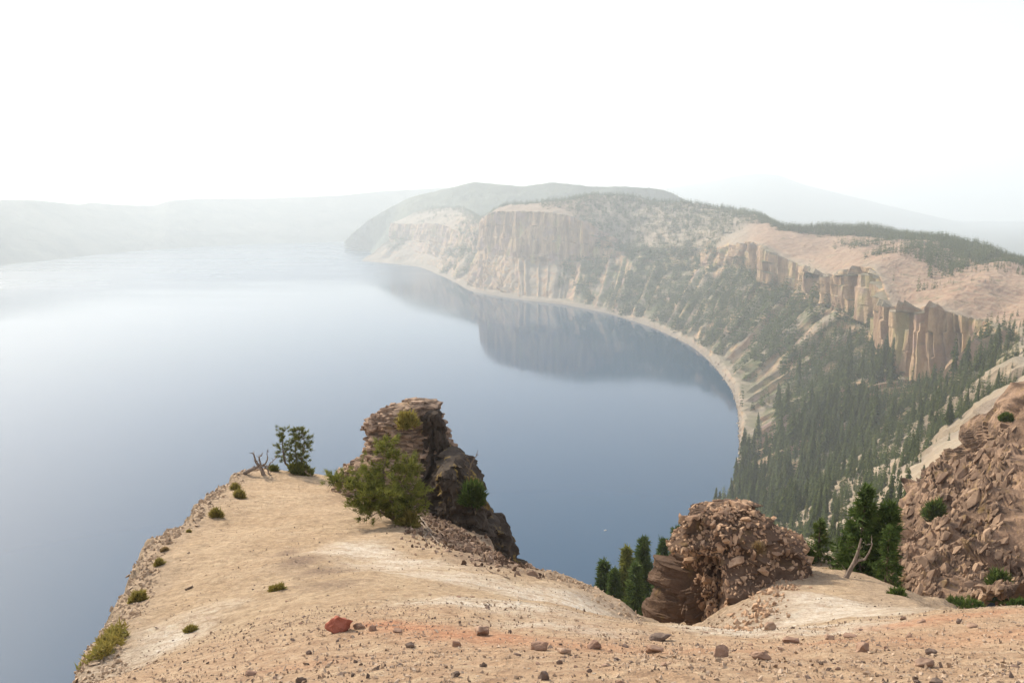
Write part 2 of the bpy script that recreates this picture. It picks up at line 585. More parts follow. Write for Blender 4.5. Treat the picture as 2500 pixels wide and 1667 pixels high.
# ------------------------------------------------------------------ foreground spur: surveyed height field
GP = [(400,1568,6.5),(800,1568,4.6),(1200,1568,4.2),(1600,1568,4.1),(2000,1568,4.1),(2352,1568,4.1),
 (300,1480,11.5),(500,1480,9.5),(700,1480,7.6),(1000,1490,6.6),(1400,1500,6.3),(1800,1500,6.2),(2100,1490,6.5),(2352,1470,6.8),
 (780,1438,8.6),(1000,1432,8.6),(1250,1450,8.4),(1500,1470,8.6),(1800,1470,9.0),(2000,1440,9.2),(2200,1410,9.6),(2352,1394,9.8),
 (450,1400,13),(650,1380,12.5),(900,1370,11.8),(1200,1390,11.5),(1420,1420,12.5),(1600,1440,13),(1773,1437,11.8),(1950,1410,13),(2060,1395,14.5),
 (400,1320,18),(600,1300,17.5),(800,1300,16.5),(1000,1300,16.5),(1150,1312,17.5),(1300,1350,16.5),(1735,1412,15.6),(1780,1365,18.0),(1815,1318,20.4),(1850,1285,23),(1950,1330,20),
 (500,1220,25),(700,1210,24),(850,1190,25),(950,1230,22.5),(1050,1260,21.5),(1120,1280,21),
 (560,1130,32),(650,1110,34),(750,1110,36),(800,1140,31),(700,1150,29.5),(900,1160,29)]
EDGE = [(160,1568,9.5),(200,1500,11),(222,1450,12.5),(262,1400,14.5),(302,1345,17),(312,1285,19.5),(365,1240,22.5),(425,1190,26),
 (482,1148,29),(505,1110,33),(560,1074,37),(612,1068,39),(680,1082,40),(740,1094,40),(790,1090,39),(880,1110,38),(1000,1150,34),(1085,1200,29.5),(1140,1255,25.5),
 (1200,1312,21.5),(1270,1318,20),(1330,1330,19),(1400,1366,17.5),(1440,1400,16.5),(1482,1436,15.6),(1560,1442,15.2),(1632,1446,14.8),(1695,1436,15.0),(1745,1396,16.8),(1788,1345,19.3),(1818,1298,22.0),(1842,1250,25.2),(1860,1280,24.5),(1935,1302,23),(2020,1340,20),(2080,1386,16.5),(2200,1391,13),(2352,1392,10.4)]
gp = np.array([W(*p) for p in GP] + [W(*p) for p in EDGE])
extra = np.array([[0, 0.3, CAM_H - 1.62], [0, -5, CAM_H - 0.2], [7, 0, CAM_H - 1.5], [-7, 0, CAM_H - 2.6], [14, 3, CAM_H - 2.2], [-10, -6, CAM_H - 1.8], [10, -6, CAM_H - .2], [18, 9, CAM_H - 5.2]])
gp = np.r_[gp, extra]
edge2 = np.array([W(*p)[:2] for p in EDGE] + [[14, 9.2], [30, 6], [30, -12], [-16, -12], [-13, 2], [-9.5, 5.5]])


def _k(a, b):
    d2 = ((a[:, None, :2] - b[None, :, :2]) ** 2).sum(-1)
    return np.sqrt(d2 + 0.5)


n_ = len(gp)
A = np.zeros((n_ + 3, n_ + 3))
A[:n_, :n_] = _k(gp, gp) - 0.02 * np.eye(n_)
A[:n_, n_] = 1
A[:n_, n_ + 1:] = gp[:, :2]
A[n_:, :n_] = A[:n_, n_:].T
rbf = np.linalg.solve(A, np.r_[gp[:, 2], 0, 0, 0])


def edge_dist(P):
    """signed distance to the spur's rim in plan: positive outside"""
    a = edge2
    b = np.roll(edge2, -1, 0)
    best = np.full(len(P), 1e9)
    inside = np.zeros(len(P), bool)
    for p, q in zip(a, b):
        e = q - p
        w = P - p
        t = np.clip((w @ e) / (e @ e), 0, 1)
        d = w - t[:, None] * e
        best = np.minimum(best, (d ** 2).sum(1))
        c = (p[1] > P[:, 1]) != (q[1] > P[:, 1])
        xi = (q[0] - p[0]) * (P[:, 1] - p[1]) / ((q[1] - p[1]) + 1e-12) + p[0]
        inside ^= c & (P[:, 0] < xi)
    d = np.sqrt(best)
    return np.where(inside, -d, d)


def gz_exact(P, rough=True):
    """ground height of the spur at plan points P (n,2)"""
    P = np.asarray(P, float).reshape(-1, 2)
    z = np.empty(len(P))
    ed = np.empty(len(P))
    for i in range(0, len(P), 40000):
        q = P[i:i + 40000]
        z[i:i + 40000] = _k(q, gp) @ rbf[:n_] + rbf[n_] + q @ rbf[n_ + 1:]
        ed[i:i + 40000] = edge_dist(q)
    r = np.hypot(P[:, 0], P[:, 1])
    if rough:
        p3 = np.c_[P, np.zeros(len(P))]
        und = fbm(p3 * 0.35, 3, 50) * 0.22 * np.clip(r / 18, 0.25, 1)
        det = fbm(p3 * 2.2, 4, 51, 0.6) * 0.05
        # thin run-off rills down the pale slope
        z = z + und + det
        ed = ed + fbm(p3 * 0.9, 4, 52, 0.6) * (0.45 - .15 * sstep(-1, 3, P[:, 0])) * np.clip(r / 20, .4, 1.2)
    d = np.maximum(ed, 0)
    right = sstep(-2, 4, P[:, 0])
    slope = np.where(d < 5, 9.0, 1.3 + 38.5 / np.maximum(d, 1)) * (1 - right) + 0.74 * right
    drop = slope * (np.sqrt(d * d + 0.25) - 0.5) + 0.28 * sstep(-1.5, 0.3, ed) * (1 - right) * 0.6
    # past the lip the slope keeps the lip's level as its start
    far = np.maximum(d - 3, 0)
    z = np.where(d > 3, np.minimum(z, CAM_H - 8 - 0 * far), z) - drop
    if rough:
        cl = sstep(0.3, 2.0, ed)
        z = z + cl * fbm(np.c_[P, z] * 0.5, 4, 53) * 0.9 * right
    return z, ed


TH = np.r_[np.linspace(-115, -44, 26)[:-1], np.linspace(-44, 44, 560), np.linspace(44, 115, 26)[1:]]
RR = np.r_[np.linspace(0.5, 9.0, 18)[:-1], np.exp(np.linspace(math.log(9.0), math.log(54), 370)), np.exp(np.linspace(math.log(54), math.log(420), 70))[1:]]
GCX, GCY = 0.0, -6.0
_T, _Q = np.meshgrid(np.radians(TH), RR, indexing='ij')
GPL = np.stack([GCX + np.sin(_T) * _Q, GCY + np.cos(_T) * _Q], -1).reshape(-1, 2)
_z, _e = gz_exact(GPL)
_z = np.maximum(_z, -18)
ZG, EG = _z.reshape(_T.shape), _e.reshape(_T.shape)


def gz(P):
    """ground height and rim distance read off the built surface"""
    P = np.asarray(P, float).reshape(-1, 2)
    x, y = P[:, 0] - GCX, P[:, 1] - GCY
    fi = np.interp(np.degrees(np.arctan2(x, y)), TH, np.arange(len(TH)))
    fj = np.interp(np.hypot(x, y), RR, np.arange(len(RR)))
    i = np.minimum(fi.astype(int), len(TH) - 2)
    j = np.minimum(fj.astype(int), len(RR) - 2)
    u, v = fi - i, fj - j
    out = []
    for A_ in (ZG, EG):
        out.append(A_[i, j] * (1 - u) * (1 - v) + A_[i + 1, j] * u * (1 - v) + A_[i, j + 1] * (1 - u) * v + A_[i + 1, j + 1] * u * v)
    return out[0], out[1]


def hit(xd, yd, ymin=3.5, ymax=60):
    """where a sight line meets the spur"""
    Ys = np.exp(np.linspace(math.log(ymin), math.log(ymax), 500))
    pts = np.array([W(xd, yd, y) for y in Ys])
    z, ed = gz(pts[:, :2])
    below = np.where(pts[:, 2] <= z)[0]
    if len(below) == 0:
        return None
    i = max(below[0], 1)
    a = (pts[i - 1, 2] - z[i - 1])
    b = (z[i] - pts[i, 2])
    t = a / (a + b + 1e-9)
    return pts[i - 1] * (1 - t) + pts[i] * t


def paint(P, spots):
    """soft sum of elliptical spots (survey x, y, radius along X, along Y in metres)"""
    m = np.zeros(len(P))
    for (x, y, rx, ry, w) in spots:
        c = hit(x, y)
        if c is None:
            continue
        d = ((P[:, 0] - c[0]) / rx) ** 2 + ((P[:, 1] - c[1]) / ry) ** 2
        m = np.maximum(m, w * np.exp(-d * 1.3))
    return m


def ground_attrs(P, ed):
    p3 = np.c_[P, np.zeros(len(P))]
    nz_ = fbm(p3 * 0.7, 5, 60, 0.6)
    fine = fbm(p3 * np.array([1.2, 3.0, 1]), 4, 61, 0.6)
    white = paint(P, [(820,1265,1.3,1.6,1),(930,1300,1.7,1.4,1),(1080,1330,1.8,1.2,1),(1250,1370,1.8,1.2,.95),(1400,1400,1.3,1.3,.8),(1150,1390,2,.9,.9),(1330,1440,1.3,1.2,.7),
                      (330,1500,.9,1.6,.9),(400,1440,1.0,1.3,.9),(250,1550,.8,1.2,.8),(470,1400,1.2,1.0,.5),
                      (1760,1415,1.4,2,1.6),(1900,1400,1.7,2.4,1.7),(2020,1400,1.4,2,1.5),(1850,1440,1.5,1.3,1.6),(1680,1450,1.2,1.2,.8),(1950,1440,1.2,.9,.9),(2120,1400,1.2,1.2,.9),(1800,1370,1,2,.6)])
    white = np.clip(white * 1.6 + nz_ * 0.9 * (.3 + white) - 0.25 + 0.7 * fine * white, 0, 1)
    orange = paint(P, [(880,1432,.5,.35,1),(960,1440,.6,.4,1),(1060,1455,.6,.45,1),(1150,1465,.55,.5,1),(1240,1475,.6,.5,.7),(2150,1420,.8,.35,.9),(2080,1432,.6,.35,.8),(2250,1408,.7,.3,.8),
                       (1900,1475,.8,.35,.55),(700,1530,.6,.3,.4),(2300,1460,1.2,.7,.5),(1350,1480,.8,.5,.6),(1600,1490,.9,.4,.45),(2050,1470,1.0,.4,.5)])
    orange = np.clip(orange * (1.0 + 0.5 * nz_) , 0, 1)
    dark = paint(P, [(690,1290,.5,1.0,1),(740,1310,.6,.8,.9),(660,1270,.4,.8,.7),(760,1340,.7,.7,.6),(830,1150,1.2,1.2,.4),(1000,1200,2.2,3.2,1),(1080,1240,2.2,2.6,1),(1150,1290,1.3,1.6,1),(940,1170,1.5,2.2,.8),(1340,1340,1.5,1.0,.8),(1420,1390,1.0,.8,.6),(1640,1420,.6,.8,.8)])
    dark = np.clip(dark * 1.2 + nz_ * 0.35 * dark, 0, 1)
    scree = sstep(-1.3, -0.2, ed + 0.4 * nz_)
    near = 1 - sstep(7.0, 12.5, P[:, 1] + 2.5 * nz_)
    return {'white': white, 'orange': orange, 'dark': dark, 'scree': scree, 'near': near}


def mat_sand():
    k = NT('pumice_sand')
    v = k.coord(obj=False)
    big = k.noise(v, 0.5, 5, 0.6)
    mid = k.noise(v, 3.5, 5, 0.65)
    grain = k.noise(v, 26.0, 5, 0.8)
    g2 = k.noise(v, 14.0, 4, 0.7)
    col = k.mix(k.ramp(big, 0.35, 0.65), (0.47, 0.335, 0.208), (0.56, 0.415, 0.27))
    col = k.mix(k.ramp(mid, 0.45, 0.70, 0, 0.5), col, (0.54, 0.425, 0.30))
    strk = k.noise(k.coord((0.7, 2.6, 1), obj=False), 1.5, 6, 0.7, 0.4)
    col = k.mix(k.ramp(strk, 0.38, 0.62, 0.4, 0), col, (0.33, 0.23, 0.15))
    col = k.mix(k.attr('near'), col, k.mix(k.ramp(mid, 0.3, 0.7), (0.49, 0.325, 0.205), (0.585, 0.42, 0.28)))
    col = k.mix(k.math('MULTIPLY', k.attr('white'), k.ramp(strk, 0.36, 0.56, 0.35, 1)), col, k.mix(k.ramp(g2, 0.35, 0.62), (0.58, 0.48, 0.37), (0.76, 0.67, 0.555)))
    col = k.mix(k.attr('orange'), col, k.mix(k.ramp(g2, 0.3, 0.7), (0.52, 0.25, 0.14), (0.59, 0.32, 0.19)))
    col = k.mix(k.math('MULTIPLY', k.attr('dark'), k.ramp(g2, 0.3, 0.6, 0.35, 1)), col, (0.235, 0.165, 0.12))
    col = k.mix(k.math('MULTIPLY', k.attr('scree'), k.ramp(g2, 0.3, 0.6)), col, (0.40, 0.30, 0.21))
    m2 = k.noise(v, 5.0, 7, 0.8)
    col = k.mix(0.55, col, k.mix(k.ramp(m2, 0.3, 0.7), (0.22, 0.21, 0.2), (0.76, 0.77, 0.78)), 'OVERLAY')
    # scattered grit: dark and pale chips
    vo = k.n('ShaderNodeTexVoronoi')
    k.put(vo.inputs['Vector'], v)
    vo.inputs['Scale'].default_value = 16.0
    chip = k.ramp(vo.outputs['Distance'], 0.16, 0.26, 1, 0)
    cs = k.n('ShaderNodeSeparateColor')
    k.put(cs.inputs[0], vo.outputs['Color'])
    dk = k.math('MULTIPLY', chip, k.ramp(cs.outputs[0], 0.62, 0.66))
    lt = k.math('MULTIPLY', chip, k.ramp(cs.outputs[1], 0.80, 0.84))
    col = k.mix(k.math('MULTIPLY', dk, 0.6), col, (0.22, 0.15, 0.11))
    col = k.mix(k.math('MULTIPLY', lt, 0.7), col, (0.66, 0.57, 0.46))
    col = k.mix(0.7, col, k.mix(grain, (0.2, 0.2, 0.2), (0.85, 0.85, 0.85)), 'OVERLAY')
    h = k.math('ADD', k.math('MULTIPLY', g2, 1.0), k.math('MULTIPLY', grain, 0.5))
    h = k.math('ADD', h, k.math('MULTIPLY', chip, 0.35))
    h = k.math('ADD', h, k.math('MULTIPLY', m2, 1.6))
    return k.finish(col, 0.97, k.bump(h, 1.0, 0.07))


M_SAND = mat_sand()


def build_ground():
    at = ground_attrs(GPL, EG.ravel())
    me = mesh_np('sandy_spur', np.c_[GPL, ZG.ravel()], grid_faces(len(TH), len(RR)), at)
    return structure(link('sandy_spur', me, M_SAND), 'tan and white pumice spur sloping down to the lake cliffs')


SPUR = build_ground()

# ------------------------------------------------------------------ rock materials
def mat_stone(name, c1, c2, c3, scale=6.0, bump=0.02, strata=0.0, lichen=0.0):
    k = NT(name)
    v = k.coord(obj=False)
    oi = k.n('ShaderNodeObjectInfo')
    rnd = oi.outputs['Random']
    a = k.noise(v, scale, 6, 0.65)
    col = k.mix(k.ramp(a, 0.35, 0.65), c1, c2)
    col = k.mix(k.ramp(rnd, 0.15, 0.95, 0, 0.85), col, c3)
    if strata:
        vs_ = k.coord((1.2, 1.2, 14.0), obj=False)
        s_ = k.noise(vs_, strata, 5, 0.6)
        col = k.mix(k.ramp(s_, 0.38, 0.6, 0.75, 0), col, (0.10, 0.07, 0.05))
    if lichen:
        l_ = k.noise(k.coord((1, 1, .5), obj=False), 1.6, 5, 0.65)
        col = k.mix(k.ramp(l_, 0.56, 0.66, 0, lichen), col, (0.30, 0.20, 0.05))
    f = k.noise(v, scale * 6, 5, 0.7)
    col = k.mix(0.5, col, k.mix(f, (0.2, 0.2, 0.2), (0.85, 0.85, 0.85)), 'OVERLAY')
    return k.finish(col, 0.95, k.bump(k.math('ADD', a, k.math('MULTIPLY', f, 0.4)), 0.8, bump))


M_PIN = mat_stone('bedded_brown_rock', (0.20, 0.125, 0.082), (0.36, 0.245, 0.17), (0.30, 0.215, 0.155), 3.0, 0.05, 1.0, 0.25)
M_SLAB = mat_stone('platy_slab', (0.25, 0.165, 0.11), (0.44, 0.32, 0.235), (0.20, 0.135, 0.095), 5.0, 0.02)
M_RUB = mat_stone('orange_rubble', (0.30, 0.185, 0.115), (0.47, 0.325, 0.215), (0.19, 0.12, 0.08), 5.0, 0.02)
M_OUT = mat_stone('shade_dark_outcrop', (0.060, 0.038, 0.027), (0.155, 0.098, 0.064), (0.11, 0.07, 0.048), 2.2, 0.08, 0.0, 0.2)  # brown rock, albedo lowered to carry the shade of the overhung face
M_CRAG = mat_stone('crag_rock', (0.10, 0.066, 0.047), (0.30, 0.20, 0.135), (0.20, 0.135, 0.095), 0.6, 0.3, 0.0, 0.3)
M_SHADEROCK = mat_stone('shade_dark_rock', (0.028, 0.022, 0.018), (0.08, 0.06, 0.043), (0.05, 0.037, 0.028), 2.5, 0.05, 0.0, 0.7)  # dark lichened rock taken near black to carry the pinnacle's right-side shade
M_CRAGP = mat_stone('crag_plates', (0.13, 0.085, 0.06), (0.36, 0.25, 0.17), (0.20, 0.135, 0.095), 0.8, 0.1, 0.0, 0.3)
M_PEB = mat_stone('pebbles', (0.30, 0.215, 0.15), (0.46, 0.36, 0.27), (0.30, 0.21, 0.145), 9.0, 0.01)
M_DARKST = mat_stone('dark_stone', (0.10, 0.074, 0.06), (0.20, 0.15, 0.118), (0.16, 0.11, 0.088), 9.0, 0.02)
M_BROWNST = mat_stone('brown_stone', (0.24, 0.155, 0.108), (0.38, 0.265, 0.19), (0.28, 0.18, 0.13), 9.0, 0.02)
M_RED = mat_stone('red_boulder', (0.26, 0.075, 0.048), (0.40, 0.15, 0.10), (0.33, 0.11, 0.07), 9.0, 0.03)
M_SCREE = mat_stone('tan_scree', (0.34, 0.25, 0.17), (0.55, 0.43, 0.315), (0.42, 0.31, 0.215), 6.0, 0.02)


# ------------------------------------------------------------------ stone shapes
def hull_mesh(name, pts):
    bm = bmesh.new()
    vs_ = [bm.verts.new(p) for p in pts]
    r = bmesh.ops.convex_hull(bm, input=vs_)
    dead = [v for v in bm.verts if not v.link_faces]
    bmesh.ops.delete(bm, geom=dead, context='VERTS')
    me = bpy.data.meshes.new(name)
    bm.to_mesh(me)
    bm.free()
    return me


def stone_mesh(name, seed, flat=0.7, n=15):
    r = np.random.default_rng(seed)
    p = r.normal(size=(n, 3))
    p /= np.linalg.norm(p, axis=1, keepdims=True)
    p *= r.uniform(0.75, 1.05, (n, 1))
    p *= np.array([1, r.uniform(.65, 1), flat * r.uniform(.7, 1.1)]) * 0.5
    return hull_mesh(name, [tuple(q) for q in p])


def slab_mesh(name, seed):
    r = np.random.default_rng(seed)
    n = int(r.integers(6, 9))
    a = np.sort(r.uniform(0, 2 * math.pi, n) * 0.35 + np.arange(n) * 2 * math.pi / n)
    ra = r.uniform(.36, .55, n)
    pts = []
    for z, s in ((-.5, r.uniform(.85, 1)), (.5, r.uniform(.85, 1))):
        for q, w in zip(a, ra):
            pts.append((math.cos(q) * w * s + r.normal() * .02, math.sin(q) * w * .8 * s, z + r.normal() * .12))
    return hull_mesh(name, pts)


STONES = {}


def stones(mat, kind='stone', n=10, flat=0.7):
    key = (mat.name, kind)
    if key not in STONES:
        L = []
        for i in range(n):
            me = stone_mesh(kind, 100 + i, flat) if kind == 'stone' else slab_mesh(kind, 300 + i)
            me.materials.append(mat)
            L.append(me)
        STONES[key] = L
    return STONES[key]


def joined(name, proto_list, T, mat, parent=None, rnd=None):
    """many small copies in one mesh: T list of 4x4 numpy transforms"""
    pv_, pf_ = [], []
    for me in proto_list:
        me.calc_loop_triangles()
        v = np.empty(len(me.vertices) * 3)
        me.vertices.foreach_get('co', v)
        f = np.empty(len(me.loop_triangles) * 3, np.int32)
        me.loop_triangles.foreach_get('vertices', f)
        pv_.append(v.reshape(-1, 3))
        pf_.append(f.reshape(-1, 3))
    V, Fc, off = [], [], 0
    for i, M in enumerate(T):
        k = i % len(pv_)
        V.append(pv_[k] @ M[:3, :3].T + M[:3, 3])
        Fc.append(pf_[k] + off)
        off += len(pv_[k])
    me = mesh_np(name, np.concatenate(V), np.concatenate(Fc), smooth=False)
    return stuff(link(name, me, mat, parent))


def xf(loc, rot, scl):
    M = Matrix.LocRotScale(Vector(loc), Euler(rot), Vector(scl if hasattr(scl, '__len__') else (scl,) * 3))
    return np.array(M)


def gpoint(X, Y):
    z, _ = gz(np.array([[X, Y]]))
    return np.array([X, Y, z[0]])


def ppm(Y):
    """metres per survey pixel at distance Y"""
    return KD / F * Y / cp


# ------------------------------------------------------------------ outcrops
def cells(P, n, amp, stretch, seed, tilt=.5):
    """joint blocks: every point takes the offset of its nearest (stretched) seed"""
    r_ = np.random.default_rng(seed)
    shp = P.shape[:-1]
    Q = P.reshape(-1, 3)
    ids = r_.choice(len(Q), n, replace=False)
    S_ = Q[ids] @ stretch
    T_ = Q @ stretch + 0.25 * np.stack([fbm(Q * 1.3, 2, seed + k_) for k_ in (1, 2, 3)], -1) * np.abs(np.linalg.det(stretch)) ** (1 / 3)
    off = r_.uniform(-1, 1, n)
    tl_ = r_.normal(size=(n, 3)) * tilt
    out_ = np.empty(len(Q))
    for i_ in range(0, len(Q), 4000):
        t_ = T_[i_:i_ + 4000]
        d2 = (t_ ** 2).sum(1)[:, None] - 2 * t_ @ S_.T + (S_ ** 2).sum(1)[None]
        k_ = d2.argmin(1)
        loc = t_ - S_[k_]
        out_[i_:i_ + 4000] = off[k_] + (loc * tl_[k_]).sum(1)
    return amp * out_.reshape(shp)


def loft_rock(levels, nseg=150, nlev=170, seed=1, ledge=0.16, lay=0.13, tilt=(0.1, 0.05), rough=0.12, pw=0.72, carve=None, joints=()):
    """levels: (world z, xl, xr, yfront, yback); returns verts, faces of a bedded rock body"""
    L = np.array(levels, float)
    L = L[np.argsort(L[:, 0])]
    zz = np.linspace(L[0, 0], L[-1, 0], nlev)
    xl, xr, yf, yb = [np.interp(zz, L[:, 0], L[:, i]) for i in range(1, 5)]
    th = np.linspace(0, 2 * math.pi, nseg, endpoint=False)
    c, s = np.cos(th), np.sin(th)
    c = np.sign(c) * np.abs(c) ** pw
    s = np.sign(s) * np.abs(s) ** pw
    X = (0.5 * (xl + xr))[:, None] + (0.5 * (xr - xl))[:, None] * c
    Y = (0.5 * (yf + yb))[:, None] + (0.5 * (yb - yf))[:, None] * s
    Z = zz[:, None] + 0 * X
    P = np.stack([X, Y, Z], -1)
    layer = (Z + tilt[0] * X + tilt[1] * Y) / lay
    li = np.floor(layer + 0.8 * fbm(P * 0.9, 3, seed + 3))
    out = np.stack([c[None, :] + 0 * X, s[None, :] + 0 * X, 0 * X], -1)
    d = ledge * fbm(np.stack([X * 1.3, Y * 1.3, li * 3.7], -1), 3, seed) * 1.6
    d += rough * fbm(P * 2.2, 5, seed + 5, .6) * 1.6
    d += -np.abs(fbm(P * np.array([1.1, 1.1, .35]), 3, seed + 8)) * rough * 3.0 + rough * .5
    wdt = np.minimum(xr - xl, yb - yf)[:, None]
    d = d * np.clip(wdt / 1.2, 0.25, 1)
    for (n_c, am, st_) in joints:
        d = d + cells(P, n_c, am, np.diag(st_), seed + n_c) * np.clip(wdt / 1.2, 0.25, 1)
    if carve is not None:
        d = d + carve(P, out)
    P = P + out * d[..., None]
    P[..., 2] += 0.05 * fbm(P * 1.5, 3, seed + 9)
    V = P.reshape(-1, 3)
    f = grid_faces(nlev, nseg)
    # close the seam
    i = np.arange(nlev - 1)
    seam = np.stack([i * nseg + nseg - 1, (i + 1) * nseg + nseg - 1, (i + 1) * nseg, i * nseg], -1)
    f = np.concatenate([f, seam])
    top = V[-nseg:].mean(0) + [0, 0, 0.05]
    V = np.r_[V, top[None]]
    b = (nlev - 1) * nseg
    j = np.arange(nseg)
    cap = np.stack([b + j, b + (j + 1) % nseg, np.full(nseg, len(V) - 1)], -1)
    return P, V, [f, cap], out


def lev(rows, Yc):
    """silhouette rows (y, xl, xr, dfront, dback) seen at distance Yc -> loft levels"""
    out = []
    for y, a, b, f, k in rows:
        p, q = W(a, y, Yc), W(b, y, Yc)
        out.append((p[2], p[0], q[0], Yc - f, Yc + k))
    return out


# --- the pinnacle
YP = 33.0
pin_rows = [(917, 955, 972, .2, .3), (924, 935, 1002, .4, .7), (932, 905, 1011, .7, .9), (941, 872, 1013, .9, 1.0), (958, 858, 1014, 1.0, 1.2), (976, 846, 1020, 1.1, 1.3), (1010, 850, 1026, 1.2, 1.4),
            (1036, 848, 1037, 1.3, 1.5), (1050, 832, 1047, 1.4, 1.6), (1062, 806, 1054, 1.5, 1.7), (1084, 780, 1064, 1.6, 1.9), (1120, 768, 1080, 2.0, 2.1), (1180, 790, 1095, 2.2, 2.2), (1300, 830, 1120, 2.2, 2.2)]
P1, V1, F1, O1 = loft_rock(lev(pin_rows, YP), seed=41, ledge=.14, lay=.16, rough=.10, joints=((90, .15, (1.0, 1.0, 2.0)), (900, .07, (1.0, 1.0, 4.0))))
led_rows = [(1066, 1015, 1045, .6, 2.4), (1080, 1005, 1060, .8, 2.4), (1100, 1000, 1074, .9, 2.4), (1135, 995, 1096, 1.0, 2.4), (1160, 990, 1110, 1.0, 2.4), (1190, 990, 1118, 1.1, 2.4), (1204, 990, 1136, 1.1, 2.4), (1230, 1000, 1148, 1.2, 2.2),
            (1266, 1010, 1160, 1.2, 1.8), (1300, 1020, 1182, 1.3, 1.6), (1330, 1030, 1200, 1.3, 1.3), (1480, 1030, 1260, 1.5, 1.5)]
YL = 29.5
P2, V2, F2, O2 = loft_rock(lev(led_rows, YL), nseg=110, nlev=130, seed=57, lay=0.22, ledge=.1, rough=.1, joints=((70, .24, (1.4, 1.4, 1.1)), (500, .11, (1.2, 1.2, 1.4))))
base = W(930, 1110, YP)
pin = bpy.data.objects.new('rock_pinnacle', None)
COL.objects.link(pin)
pin.location = base
tag(pin, 'tall brown platy rock pinnacle rising behind the big green pine bush', 'rock')
link('rock_body', mesh_np('rock_body', V1 - base, F1, smooth=False), M_PIN, pin)
lo = link('lower_ledge', mesh_np('lower_ledge', V2 - base, F2, smooth=False), M_SHADEROCK, pin)
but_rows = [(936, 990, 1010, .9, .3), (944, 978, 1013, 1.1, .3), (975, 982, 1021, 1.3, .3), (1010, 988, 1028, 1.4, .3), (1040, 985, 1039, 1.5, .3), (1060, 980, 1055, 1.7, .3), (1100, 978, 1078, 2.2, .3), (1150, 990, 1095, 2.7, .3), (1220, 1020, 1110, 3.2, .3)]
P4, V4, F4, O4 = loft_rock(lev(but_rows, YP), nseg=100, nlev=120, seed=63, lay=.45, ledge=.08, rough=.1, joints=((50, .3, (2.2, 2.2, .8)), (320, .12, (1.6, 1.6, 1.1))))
bt = link('dark_buttress', mesh_np('dark_buttress', V4 - base, F4, smooth=False), M_SHADEROCK, pin)  # shade of the right face is put into this part's colour
bt['label'] = 'columnar rock with shade painted in as near black, and ochre lichen, on the right of the pinnacle'
lo['label'] = 'dark shaded ledge dropping steeply on the right of the pinnacle'
sl = stones(M_SLAB, 'slab', 10)


def face_with_slabs(P, O, root, base, n, zmin, zmax, size, thick, meshes, tiltx, inset=0.1, seed=3, name='slab', left_bias=0.0, front=True, extra_rot=0.15):
    r = np.random.default_rng(seed)
    m = 0
    pts = []
    nl, ns = P.shape[:2]
    while m < n:
        i, j = int(r.integers(2, nl - 1)), int(r.integers(0, ns))
        p, o = P[i, j], O[i, j]
        if not (zmin < p[2] < zmax):
            continue
        if front and o[1] > 0.45:
            continue
        if r.random() < left_bias and o[0] > 0.3:
            continue
        sc_ = r.uniform(*size)
        c = p - o * inset * sc_
        ob = link(name, meshes[m % len(meshes)], None, root, c - base,
                  (tiltx + r.normal() * extra_rot, r.normal() * extra_rot, r.uniform(0, 6.28)), (sc_, sc_ * r.uniform(.6, 1), r.uniform(*thick)))
        pts.append(c)
        m += 1
    return pts


zt = W(930, 918, YP)[2]
face_with_slabs(P1, O1, pin, base, 250, W(930, 1110, YP)[2] - .3, zt, (.25, .7), (.06, .17), sl, -0.06, seed=5, left_bias=.8)
face_with_slabs(P2, O2, pin, base, 40, W(1080, 1290, YL)[2], W(1080, 1090, YL)[2], (.3, .6), (.10, .25), stones(M_SHADEROCK, 'slab', 8), -0.05, seed=6)

# --- the right-hand outcrop (overhung dark face on the left, rubble on the right)
YO = 21.4
out_rows = [(1172, 1700, 1725, .0, .5), (1181, 1603, 1740, .2, .9), (1197, 1590, 1772, .5, 1.3), (1222, 1574, 1815, .8, 1.6), (1245, 1556, 1838, 1.0, 1.7), (1285, 1520, 1840, 1.5, 1.8), (1297, 1500, 1835, 1.8, 1.9),
            (1314, 1500, 1832, 1.9, 1.9), (1330, 1500, 1828, 1.9, 2), (1385, 1480, 1810, 2.0, 2.1), (1420, 1474, 1790, 2.1, 2.2), (1445, 1472, 1770, 2.2, 2.3), (1560, 1462, 1740, 2.3, 2.4)]


def overhang(P, O):
    """the left part of the front is undercut below a jutting lip"""
    zlip = W(1560, 1318, YO - 1.6)[2]
    zfoot = W(1560, 1440, YO)[2]
    xr_ = W(1618, 1380, YO)[0]
    under = sstep(zlip + .1, zlip - .08, P[..., 2] + .12 * fbm(P * 2.5, 3, 79)) * (1 + .25 * fbm(P * np.array([2.5, 2.5, .6]), 3, 78))
    left_ = sstep(xr_ + .12, xr_ - .08, P[..., 0])
    front_ = sstep(.75, .1, O[..., 1])
    return -1.45 * under * left_ * front_


P3, V3, F3, O3 = loft_rock(lev(out_rows, YO), nseg=170, nlev=150, seed=77, lay=0.34, ledge=.10, tilt=(-0.35, 0.1), rough=.08, pw=.85, joints=((90, .26, (1.2, 1.2, 1.8)), (600, .09, (1.2, 1.2, 2.4))), carve=overhang)
base3 = W(1640, 1440, YO)
outc = bpy.data.objects.new('rubble_outcrop', None)
COL.objects.link(outc)
outc.location = base3
tag(outc, 'rubble covered outcrop with a dark overhung face beside the white sand hollow', 'rock')
link('rock_body', mesh_np('rock_body', V3 - base3, F3, smooth=False), M_OUT, outc)
